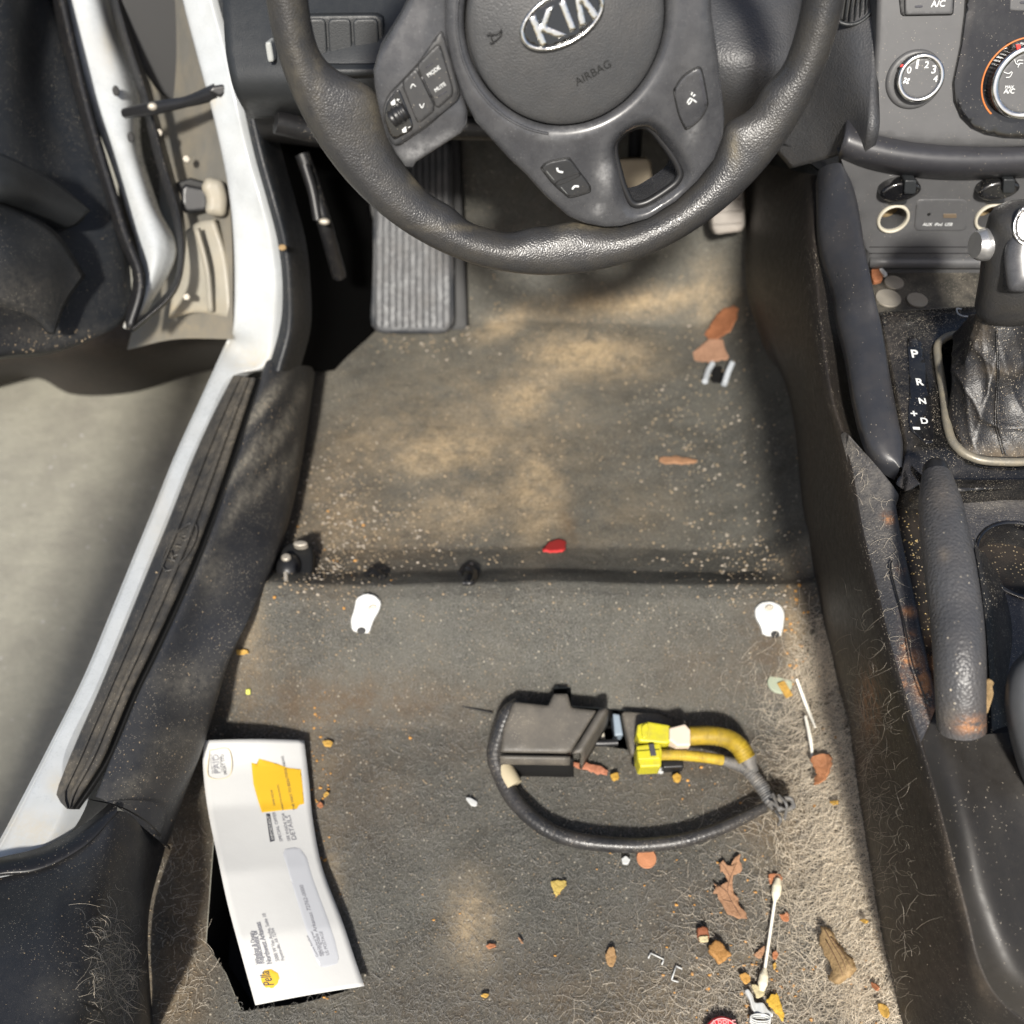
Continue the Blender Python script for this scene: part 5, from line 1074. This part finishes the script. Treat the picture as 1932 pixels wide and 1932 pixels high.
flat('cardboard_chip',K(j7,(515,1160),(560,1105),(600,1115),(690,1220),(640,1260),(600,1292),(580,1260),(520,1200)),leafm('orange board',(.46,.22,.045)),'orange brown folded chip left of the cotton swab','chip',dz=.008,th=.003,r=.002)
flat('candy_piece',K(j7,(430,1020),(470,1002),(510,1020),(518,1075),(512,1120),(450,1125),(432,1070)),leafm('candy',(.35,.10,.03)),'small dark red and cream candy bit next to the orange brown chip','candy',dz=.006,th=.004,r=.003)
flat('candy_end',K(j7,(440,1080),(512,1075),(514,1122),(452,1126)),lf_pale,'cream coloured end beside the dark red candy bit','crumb',dz=.010,th=.002)
flat('yellow_shard',K(j7,(950,1570),(985,1515),(1035,1508),(1060,1570),(1085,1680),(1080,1728),(1040,1680),(990,1620)),leafm('yolk shard',(.75,.45,.03)),'flat bright yellow triangular shard near the bottom edge','shard',dz=.006,th=.001,curl=.02)
flat('pale_shard',K(j7,(835,1440),(870,1440),(945,1495),(930,1530),(880,1550),(860,1500)),lf_pale,'pale yellow flake touching the lower swab tip','flake',dz=.007)
flat('orange_curl',K(j7,(745,1370),(790,1350),(830,1375),(835,1415),(800,1445),(770,1420)),leafm('orange curl',(.62,.32,.06)),'curled orange leaf crumb left of the lower swab tip','leaf bit',dz=.006,curl=.1)
flat('leaf_bit',K(j7,(1045,910),(1080,915),(1105,893),(1125,930),(1120,970),(1080,965)),lf_or,'small orange leaf bit right of the swab stick','leaf bit',dz=.005,curl=.1)
flat('leaf_bit',K(j7,(855,1215),(900,1180),(935,1145),(945,1180),(920,1240),(890,1250)),lf_tan,'pinkish triangular leaf bit left of the lower swab stick','leaf bit',dz=.005,curl=.1)
flat('leaf_bit',K(j7,(998,1200),(1025,1185),(1045,1220),(1025,1258),(1000,1245)),lf_or,'orange crumb right of the lower swab stick, the upper of two','leaf bit',dz=.005,curl=.1)
flat('leaf_bit',K(j7,(1000,1290),(1020,1272),(1030,1310),(1010,1335)),lf_ye,'orange crumb right of the lower swab stick, the lower of two','leaf bit',dz=.005,curl=.1)
flat('leaf_bit',K(j7,(965,610),(1040,602),(1070,625),(1075,660),(1040,660),(1010,625),(990,690),(975,680)),lf_or,'orange leaf curl around the upper swab tip','leaf bit',dz=.004,curl=.05)
flat('yellow_leaf_bit',K(j6,(1262,515),(1300,505),(1355,510),(1355,535),(1330,560),(1300,598),(1280,570)),leafm('maize bit',(.62,.45,.10)),'pale yellow heart shaped leaf bit below the cable loop','leaf bit',dz=.003)
flat('brown_flake',K(j6,(1580,940),(1600,895),(1635,900),(1645,960),(1625,1010),(1595,1000)),leafm('brown flake',(.45,.26,.10)),'oval brown flake left of the two staples','flake',dz=.004,curl=.1)
flat('orange_seed',K(j6,(885,885),(910,870),(945,875),(948,890),(905,905)),lf_or,'small orange seed on the open carpet below the tan dust patch','seed',dz=.004)
flat('yellow_seed',K(j6,(855,1175),(880,1160),(910,1165),(890,1190)),lf_ye,'small yellow seed near the bottom centre of the floor','seed',dz=.004)
flat('tan_seed',K(j6,(1072,835),(1085,838),(1108,870),(1095,872)),lf_tan,'thin tan seed between the orange seed and brown flake','seed',dz=.004)
flat('paper_scrap',K(j3,(22,795),(50,795),(85,815),(80,838),(55,835)),metalw,'tiny white paper scrap left of the cable loop','paper scrap',dz=.004)
flat('paper_scrap',K(j3,(808,1105),(830,1090),(855,1108),(840,1132),(815,1130)),metalw,'tiny white chip touching the copper coin under the cable','chip',dz=.005,th=.003)
flat('foam_crumb',K(j3,(980,650),(1005,640),(1030,652),(1015,675),(990,670)),metalw,'tiny white crumb below the lower yellow connector','crumb',dz=.004,th=.003)
flat('amber_crumb',K(j3,(1062,685),(1090,670),(1112,690),(1100,718),(1075,715)),leafm('amber',(.60,.34,.03)),'round amber crumb below the black connector tail','crumb',dz=.005,th=.003)
flat('amber_crumb',K(j3,(750,680),(790,668),(798,700),(765,712)),leafm('amber two',(.60,.34,.03)),'amber crumb at the tip of the orange leaf inside the cable loop','crumb',dz=.005,th=.003)
flat('orange_strip',K(j3,(550,612),(600,612),(700,635),(745,655),(740,675),(680,672),(580,640)),leafm('orange strip',(.55,.20,.10)),'long orange leaf strip inside the cable loop','leaf',dz=.005,curl=.04)
flat('red_scrap',[(1022,1040),(1035,1026),(1055,1018),(1068,1024),(1066,1040),(1045,1042)],M('red scrap',(.45,.03,.03),.5),'small bright red scrap in front of the crossbar','scrap',dz=.005,th=.002)
flat('orange_leaf',[(1332,628),(1350,598),(1375,582),(1392,582),(1392,606),(1376,630),(1350,642),(1335,640)],lf_or,'upper orange leaf lying against the tunnel side of the footwell','leaf',dz=.006,curl=.05)
flat('tan_leaf',[(1300,672),(1320,658),(1335,645),(1376,640),(1384,656),(1372,680),(1340,686),(1302,682)],leafm('tan leaf two',(.50,.27,.16)),'lower tan leaf above the white prongs','leaf',dz=.006,curl=.05)
flat('twig_flake',[(1244,862),(1300,864),(1318,870),(1300,876),(1246,874)],lf_tan,'thin tan twig on the right of the front footwell','twig',dz=.003)
flat('orange_crumb',[(445,1226),(466,1225),(470,1233),(448,1237)],lf_ye,'orange crumb at the left end of the crossbar','crumb',dz=.004)
flat('yellow_crumb',[(464,1300),(472,1300),(473,1310),(464,1310)],M('lime crumb',(.55,.55,.10),.6),'tiny yellow green crumb below the orange crumb on the crossbar','crumb',dz=.004)
flat('corn_flake',K(j4,(900,160),(935,148),(970,160),(955,190),(915,188)),lf_ye,'yellow flake at the upper right corner of the envelope','flake',dz=.004)
flat('corn_flake',K(j4,(865,560),(890,535),(910,560),(890,580)),lf_or,'orange flake right of the yellow print on the envelope','flake',dz=.004)
flat('corn_flake',K(j4,(905,495),(930,470),(945,485),(915,512)),lf_ye,'yellow flake just above the orange flake beside the envelope','flake',dz=.004)
flat('corn_flake',K(j7,(1430,58),(1500,52),(1495,85),(1450,88)),lf_ye,'yellow flake in the upper part of the hair by the console','flake',dz=.010)
flat('corn_flake',K(j7,(1655,955),(1700,945),(1728,965),(1700,985)),lf_ye,'bright yellow flake in the hair above the large leaf chip','flake',dz=.014)
flat('bark_bit',K(j7,(1745,1420),(1790,1440),(1815,1470),(1790,1495),(1750,1460)),lf_or,'orange bark bit against the console wall near the bottom','bark bit',dz=.01,curl=.1)
flat('bark_bit',K(j7,(1800,1580),(1870,1600),(1885,1680),(1850,1700),(1810,1650)),lf_ye,'yellow brown bark bit in the corner at the bottom of the console wall','bark bit',dz=.01,curl=.1)
flat('rust_flake',K(j3,(1770,600),(1830,570),(1870,590),(1860,640),(1840,720),(1790,740),(1800,670)),leafm('rust flake',(.48,.19,.07)),'crumbly orange leaf heap beside the console right of the cable','leaf',dz=.012,curl=.15)
flat('seed_husk',K(j8,(815,1710),(840,1692),(860,1740),(850,1800),(825,1795)),leafm('husk',(.22,.18,.13)),'grey brown husk stuck on the console side wall','husk',pos=None,dz=.0) if False else None
# coins
def coin(px,py,r,mt,lab,z=None,sq=1.0):
    b=FP(px,py,.003) if z is None else P(px,py,z+.001); pl=Plane(b,FN(b) if z is None else (0,0,1))
    o=relief('coin',pl,ell(0,0,r,r*sq,0,36),mt,None,h=.0012,r=.0004,thick=.0016,crown=lambda a,b_,d:.0003*(1-sm(d/(r*.12)))+.0002*np.exp(-((a/(r*.35))**2+((b_)/(r*.5))**2)))
    return tag(o,lab,'coin')
coin(*j3(935,1100),.0095,copper,'copper coin at the outer edge of the cable loop')
coin(*k5(950,398),.0095,nickel,'small silver coin in the tray, nearest the socket panel',zt)
coin(*k5(907,515),.0122,nickel,'large silver coin at the left front of the tray',zt)
coin(*k5(1125,530),.0100,nickel,'silver coin in the middle of the tray front',zt)
o=relief('wrapper',Plane(P(*k5(830,345),zt+.004),(0,0,1)),rnd(Plane(P(*k5(830,345),zt+.004),(0,0,1)).hits(K(k5,(775,300),(830,290),(865,340),(860,385),(800,400),(780,360))),.15,1),lf_or,h=.002,r=.001,thick=.003); tag(o,'orange brown wrapper bit in the left corner of the tray','wrapper')
o=relief('paper_bit',Plane(P(*k5(870,320),zt+.007),(0,0,1)),rnd(Plane(P(*k5(870,320),zt+.007),(0,0,1)).hits(K(k5,(835,290),(860,284),(905,335),(880,350))),.15,1),metalw,h=.001,r=.0004,thick=.002); tag(o,'white paper bit beside the orange wrapper in the tray','paper')
# green disc with tape
gd=thing('green_disc','pale green round disc with an orange strip on the carpet near the console','disc',FP(1471,1291))
gp=Plane(FP(1471,1290,.006),(0,0,1)); rr=abs(gp.hit(1494,1290)[0]-gp.hit(1471,1290)[0])
relief('disc',gp,ell(*gp.hit(1471,1290),rr,rr*.9,0,36),M('pale green',(.36,.40,.30),.6),gd,h=.002,r=.0006,thick=.002)
relief('orange_strip',gp,gp.hits(K(j3,(1590,225),(1625,212),(1668,285),(1635,300))),lf_ye,gd,h=.004,r=.0004,thick=.001)
for L,lb in (((K(j3,(1690,195),(1740,330),(1785,440))),'white plastic stick along the console edge, the upper of two'),((K(j3,(1735,385),(1760,500),(1772,605))),'white plastic stick along the console edge, the lower of two')):
    o=tube('plastic_stick',[FP(x,y,.012) for x,y in L],[.0016,.0022,.0012],stick,None,8); tag(o,lb,'stick')
# cotton swab
sw_=thing('cotton_swab','dirty cotton swab with a white stick on the lower right carpet','cotton swab',FP(1455,1770))
S0=FP(*j7(1035,690),.008); S1=FP(*j7(925,1440),.008)
tube('stick',[S0,S0*.5+S1*.5,S1],.0015,stick,sw_,10)
dS=(S1-S0)/np.linalg.norm(S1-S0)
tube('cotton_tip',[S0-dS*.006,S0-dS*.001,S0+dS*.006,S0+dS*.016],[.0022,.0046,.0044,.0016],cotton,sw_,16,n=24)
tube('cotton_tip',[S1+dS*.006,S1+dS*.001,S1-dS*.006,S1-dS*.014],[.0022,.0046,.0042,.0016],cotton,sw_,16,n=24)
# staples
for L,lb in ((K(j7,(62,1245),(80,1205),(180,1252),(165,1292)),'bent metal staple, the upper of two on the carpet'),(K(j7,(318,1325),(272,1302),(238,1408),(290,1422)),'bent metal staple, the lower of two on the carpet')):
    pts=[FP(x,y,.003) for x,y in L]; V_,F_=join([tube('',cr_par(np.array([pts[i],pts[i+1]]),3),.0007,None,sides=6,n=0,add=True) for i in range(3)])
    tag(mk('staple',V_,F_,metalw),lb,'staple')
# white plastic wrapper squiggle
wq=thing('plastic_scrap','crumpled white plastic scrap with rings near the bottom edge','plastic scrap',FP(1430,1895))
wpq=Plane(FP(1430,1890,.008),(0,0,1))
relief('strip',wpq,rnd(wpq.hits(K(j7,(785,1490),(810,1475),(850,1520),(865,1580),(930,1580),(965,1630),(1000,1660),(1000,1690),(880,1680),(840,1620),(825,1560))),.15,2),metalw,wq,h=.002,r=.001,thick=.003,crown=lambda a,b,d:.001*np.sin(a*600))
for k in range(3): relief('ring',wpq,ell(*wpq.hit(*j7(912,1690+k*14),.004),.0095,.0036,-.05,30),metalw,wq,h=.0035-k*.001,r=.0006,thick=.002,holes=[ell(*wpq.hit(*j7(912,1690+k*14),.004),.0080,.0024,-.05,30)])
# red bottle cap
rc=thing('bottle_cap','red bottle cap cut off by the bottom edge of the photo','bottle cap',FP(1366,1960))
rp=Plane(FP(1366,1952,.012),(0,0,1)); rmat=M('red cap',(.55,.02,.03),.4)
cc=rp.hit(1366,1956); rcap=abs(rp.hit(1410,1956)[0]-cc[0])*.62+.004
relief('cap_top',rp,ell(*cc,rcap,rcap,0,48),rmat,rc,r=.002,thick=.012)
relief('cap_ring',rp,ell(*cc,rcap*.9,rcap*.9,0,48),M('red cap pale',(.7,.35,.35),.5),rc,holes=[ell(*cc,rcap*.84,rcap*.84,0,48)],h=.0004,r=.0001,thick=.0004)
text('cap_letters','APPLE',rp,(1342,1938),(1390,1938),bpy.data.materials['red cap pale'],rc,h=.0006)
# orange debris by hand brake base
o=relief('leaf_scrap',Plane(P(*k6(1370,1620),.385),(0,-.2,1)),rnd(Plane(P(*k6(1370,1620),.385),(0,-.2,1)).hits(K(k6,(1355,1560),(1375,1535),(1420,1560),(1400,1590),(1410,1630),(1380,1760),(1345,1700),(1330,1655),(1365,1640))),.12,1),lf_card,h=.001,r=.0006,thick=.002,crown=lambda a,b,d:.002*np.sin(a*400)); tag(o,'tan leaf scrap wedged beside the base of the brake lever','leaf')
# wire clip near gear boot
o=tube('wire_bit',[P(*k5(x,y),.374) for x,y in ((1460,595),(1425,592),(1432,625),(1470,648),(1530,650))],.0007,metalw,None,6); tag(o,'thin white wire bit at the front left of the gear boot','wire')

# ---- small crumbs (countless) and hair
HP=[np.array(h) for h in holes_px]
def ok_(x,y): return not any(inside(np.array([[x,y]]),h)[0] for h in HP)
def scatter(name,n,region,mats,size,kind='stuff',seed=1,onP=None):
    r_=np.random.default_rng(seed); parts=[]; 
    for _ in range(n):
        px,py=region(r_)
        if onP is None and not ok_(px,py): continue
        b=FP(px,py,0) if onP is None else onP(px,py)
        s=size[0]*(size[1]/size[0])**r_.random(); k=5; a=r_.uniform(0,6.28); el_=r_.uniform(.4,1)
        q=[b+np.array([s*math.cos(a+2*math.pi*i/k)*r_.uniform(.7,1.1),s*el_*math.sin(a+2*math.pi*i/k)*r_.uniform(.7,1.1),.0006+r_.uniform(0,.4)*s]) for i in range(k)]
        parts.append((np.array(q+[b+np.array([0,0,s*.8+.0006])]+[p_-np.array([0,0,.001+s*.3]) for p_ in q]),[(i,(i+1)%k,k) for i in range(k)]+[((i+1)%k,i,k+1+i,k+1+(i+1)%k) for i in range(k)]))
    V,Fc=join(parts); o=mk(name,V,Fc,mats,smooth=False); tag(o,kind=kind); return o
from mathutils.bvhtree import BVHTree
_bv={}
def hitobj(o,px,py):
    if o.name not in _bv:
        me=o.data; ofs=o.matrix_world.translation if o.parent is None else o.parent.location
        while False: pass
        p=o.parent; L=np.array(o.location) if p is None else root_loc(p)
        vs=[Vector(np.array(v.co)+L) for v in me.vertices]; _bv[o.name]=BVHTree.FromPolygons(vs,[tuple(f.vertices) for f in me.polygons])
    r=ray(px,py); d=Vector(r).normalized(); h=_bv[o.name].ray_cast(Vector(CAM),d)
    if h[0] is None: return None
    n_=np.array(h[1]); n_=n_ if n_@r<0 else -n_
    return np.array(h[0]),n_
def grit_on(name,o,n,region,mt,size,seed):
    r_=np.random.default_rng(seed); parts=[]
    for _ in range(n):
        h=hitobj(o,*region(r_))
        if h is None: continue
        b,nn=h; t=np.cross(nn,[0,0,1.])+1e-6; t/=np.linalg.norm(t); t2=np.cross(nn,t); s_=size[0]*(size[1]/size[0])**r_.random()**1.6; k=5; a=r_.uniform(0,6.28)
        q=[b+(t*math.cos(a+1.2566*i)+t2*math.sin(a+1.2566*i)*.7)*s_*r_.uniform(.6,1.1)+nn*.0001 for i in range(k)]
        parts.append((np.array(q+[b+nn*s_*.6]),[(i,(i+1)%k,k) for i in range(k)]))
    V,Fc=join(parts); tag(mk(name,V,Fc,mt,smooth=False),kind='stuff')
def hair_on(name,o,n,region,mt,seed,rad=.0001,L=(.006,.026)):
    r_=np.random.default_rng(seed); G_=[]
    for _ in range(n):
        x,y=region(r_); a=r_.uniform(0,6.28); k=r_.normal(0,1.8); pts=[]; ln=r_.uniform(*L)*1896/.8/6
        for j in range(7):
            h=hitobj(o,x,y)
            if h is None: break
            pts.append(h[0]+h[1]*(.0006+.0015*math.sin(j*.5))); x+=math.cos(a+k*j/6)*ln; y+=math.sin(a+k*j/6)*ln
        if len(pts)==7: G_.append(tube('',pts,rad,None,sides=3,n=0,cap=False,add=True))
    V,Fc=join(G_); tag(mk(name,V,Fc,mt),kind='stuff')
def reg(*bl):
    w_=np.array([b[4] for b in bl],float); w_/=w_.sum()
    def f(r_):
        b=bl[r_.choice(len(bl),p=w_)]; return b[0]+r_.normal(0,b[2]),b[1]+r_.normal(0,b[3])
    return f
def uni(x0,x1,y0,y1): return lambda r_:(r_.uniform(x0,x1),r_.uniform(y0,y1))
tan1=M('tan grit',(.26,.20,.13),.8,attr=False,var=.7); pale1=M('pale grit',(.30,.26,.21),.8,attr=False,var=.6); or1=M('orange grit',(.50,.25,.06),.7,attr=False,var=.4)
scatter('tan_grit',3000,uni(330,1640,1120,1931),tan1,(.0003,.0011),seed=2)
scatter('sand_grit',2400,reg((640,980,60,90,3),(760,1000,150,60,3),(1300,820,70,100,2),(1400,1060,80,40,2),(1150,600,150,40,2),(760,650,60,15,.6),(1100,850,200,120,2),(600,1080,60,20,1)),tan1,(.0004,.0022),seed=3)
scatter('front_chips',380,reg((620,980,45,90,4),(720,1010,90,50,3),(1320,840,60,90,2),(1380,1050,60,50,2),(820,640,60,20,1),(600,1060,30,30,2),(1450,1120,60,30,1)),pale1,(.0009,.0030),seed=6)
scatter('left_edge_grit',900,reg((470,1190,30,80,2),(420,1290,25,40,1),(350,1600,35,160,3),(320,1840,30,80,2),(620,1350,200,80,1)),tan1,(.0003,.0013),seed=7)
scatter('pale_grit',500,uni(420,1560,720,1931),pale1,(.0003,.0010),seed=4)
scatter('leaf_crumbs',300,reg((615,1700,10,120,2),(600,1420,12,60,1.5),(1430,1850,60,50,2.5),(1640,1850,20,60,2),(1500,1180,12,60,1.5),(640,1010,70,60,1),(1300,1480,80,30,.6),(1560,1400,20,60,1),(1000,1700,300,130,1.),(1400,1700,120,120,1)),or1,(.0007,.0024),seed=5)
def strands(name,n,region,mt,L=(.012,.05),rad=.00016,lift=.002,curl=1.,seed=1,seg=8,hmax=.006,dirpref=None):
    r_=np.random.default_rng(seed); N=n; px=np.zeros(N);py=np.zeros(N); P0=np.zeros((N,2)); B=[]
    for i in range(N):
        x,y=region(r_)
        while not ok_(x,y) or not ok_(x+10,y+10): x,y=region(r_)
        p=FP(x,y); P0[i]=p[:2]
    a=r_.uniform(0,2*math.pi,N) if dirpref is None else r_.normal(dirpref[0],dirpref[1],N)+math.pi*r_.integers(0,2,N)
    ln=r_.uniform(L[0],L[1],N)*r_.uniform(.5,1,N); kap=r_.normal(0,1.6,N)*curl; kap2=r_.normal(0,1.6,N)*curl
    S=np.linspace(0,1,seg); pts=np.zeros((N,seg,3)); x=P0[:,0].copy(); y=P0[:,1].copy()
    hz=r_.uniform(0,hmax,N)+.0006; hp=r_.uniform(0,6.28,N)
    for j,s in enumerate(S):
        pts[:,j,0]=x; pts[:,j,1]=y; pts[:,j,2]=hz*(.7+.5*np.sin(s*3.5+hp))
        ang_=a+kap*s+kap2*s*s; x=x+np.cos(ang_)*ln/seg; y=y+np.sin(ang_)*ln/seg
    pts[...,2]+=floor_z(pts[...,0],pts[...,1])+.0004
    T=np.gradient(pts,axis=1); T/=np.linalg.norm(T,axis=2)[...,None]+1e-9
    side=np.cross(T,np.array([0,0,1.])); side/=np.linalg.norm(side,axis=2)[...,None]+1e-9; up=np.cross(side,T)
    R_=rad*r_.uniform(.6,1.3,N)[:,None,None]
    ring=np.stack([pts+side*R_,pts-side*R_*.5+up*R_*.87,pts-side*R_*.5-up*R_*.87],2) # N,seg,3,3
    V=ring.reshape(-1,3); idx=np.arange(N*seg*3).reshape(N,seg,3)
    f=[]
    for k in range(3):
        k2_=(k+1)%3; f.append(np.stack([idx[:,:-1,k],idx[:,1:,k],idx[:,1:,k2_],idx[:,:-1,k2_]],-1).reshape(-1,4))
    f=np.vstack(f); me=bpy.data.meshes.new(name); me.vertices.add(len(V)); me.vertices.foreach_set('co',V.ravel()); me.loops.add(f.size); me.loops.foreach_set('vertex_index',f.ravel().astype(np.int32)); me.polygons.add(len(f)); me.polygons.foreach_set('loop_start',np.arange(0,f.size,4,dtype=np.int32)); me.update(calc_edges=True); me.validate()
    me.materials.append(mt); o=bpy.data.objects.new(name,me); COL.objects.link(o); tag(o,kind='stuff'); return o
hairm=fibrem('pet hair',(.80,.70,.55)); lintm=fibrem('lint fibre',(.55,.49,.40)); greyh=fibrem('grey lint',(.26,.25,.23))
def hairreg(r_):
    y=1180+750*r_.random()**.8; e=np.interp(y,[1100,1330,1500,1700,1932],[1540,1590,1618,1652,1700]); wdt=np.interp(y,[1100,1330,1500,1932],[16,45,70,80])
    return e-abs(r_.normal(0,1))*wdt, y
strands('pet_hair',4300,hairreg,hairm,(.014,.060),.00014,seed=21,hmax=.009,curl=1.3)
strands('loose_hair',2600,reg((1450,1800,110,110,3),(1560,1600,60,150,3),(1400,1900,150,40,2),(1500,1400,60,100,2)),lintm,(.010,.04),.00015,seed=22,hmax=.004)
strands('carpet_lint',8000,lambda r_:(r_.uniform(430,1640),1931-560*r_.random()**1.25),greyh,(.005,.022),.00012,seed=23,hmax=.002,curl=1.4)
strands('front_lint',2600,uni(440,1560,1110,1420),greyh,(.005,.018),.00011,seed=24,hmax=.002,curl=1.4)
strands('corner_hair',160,uni(300,400,1560,1931),lintm,(.01,.03),.00015,seed=25,hmax=.003)
def wallhair(name,n,f,mt,seed,rad=.00016):
    r_=np.random.default_rng(seed); G_=[]
    for _ in range(n):
        p,t1,t2,nn=f(r_); a=r_.normal(0,.7); L=r_.uniform(.006,.026); k=r_.normal(0,1.6); pts=[]
        q=p+nn*.0012
        for j in range(7):
            pts.append(q.copy()); an_=a+k*j/6; q=q+(t1*math.cos(an_)+t2*math.sin(an_))*L/6
        G_.append(tube('',pts,rad,None,sides=3,n=0,cap=False,add=True))
    V,Fc=join(G_); tag(mk(name,V,Fc,mt),kind='stuff')
OB=bpy.data.objects
hair_on('pillar_hair',OB['cover'],420,reg((215,1830,24,60,1)),greyh,33,.00007,(.004,.016))
hair_on('pillar_hair_light',OB['cover'],120,reg((215,1830,22,60,1)),hairm,34,.00009)
wr1=lambda r_:(lambda y:(np.interp(y,[1200,1500,1700,1932],[1580,1640,1680,1730])+abs(r_.normal(0,28)),y))(1250+680*r_.random())
hair_on('console_hair',OB['side_wall'],420,reg((1620,1400,22,90,3),(1660,1500,30,160,1.5),(1690,1750,25,140,1.5)),lintm,31,.00007)
hair_on('console_top_hair',OB['console_top'],120,uni(1600,1730,850,1330),hairm,32,.00007,(.004,.02))
grit_on('wall_grit',OB['side_wall'],900,reg((1700,1600,50,180,3),(1620,1250,40,200,2),(1560,900,30,200,1.5),(1760,1750,50,120,1)),pale1,(.00015,.0007),51)
grit_on('console_top_grit',OB['console_top'],800,lambda r_:(lambda y:(np.interp(y,[830,1000,1330],[1615,1655,1735])+r_.normal(0,28),y))(r_.uniform(830,1330)),pale1,(.0001,.0005),52)
grit_on('panel_grit',OB['shift_panel'],1300,lambda r_:(r_.uniform(1665,1932),r_.uniform(575,905)),pale1,(.0001,.0005),53)
grit_on('trim_grit',OB['sill_trim'],700,reg((520,830,40,90,3),(400,1150,60,150,1.5),(300,1450,50,80,1)),tan1,(.0003,.0012),54)
grit_on('boot_grit',OB['boot'],700,lambda r_:(r_.uniform(1785,1932),875-r_.exponential(80)),tan1,(.0001,.0005),55)
grit_on('pillar_grit',OB['cover'],500,reg((210,1830,34,80,2),(160,1720,80,60,1),(60,1850,60,60,.4)),tan1,(.0002,.0008),56)
grit_on('door_grit',OB['door'],160,reg((60,560,70,70,1),(80,645,80,12,1)),tan1,(.0005,.0022),57)
grit_on('airbag_grit',OB['hub_cover'],60,reg((1150,330,60,50,1),(1300,230,30,70,1)),pale1,(.0001,.0003),58)
scatter('console_crumbs',260,uni(1690,1790,950,1340),M('gold grit',(.45,.33,.14),.8,attr=False,var=.5),(.0003,.0011),seed=41,onP=lambda x,y:P(x,y,zr))
scatter('panel_crumbs',60,lambda r_:(r_.uniform(1672,1770),r_.uniform(590,860)),pale1,(.0002,.0006),seed=42,onP=lambda x,y:P(x,y,zp))
print('objects',len(bpy.data.objects))
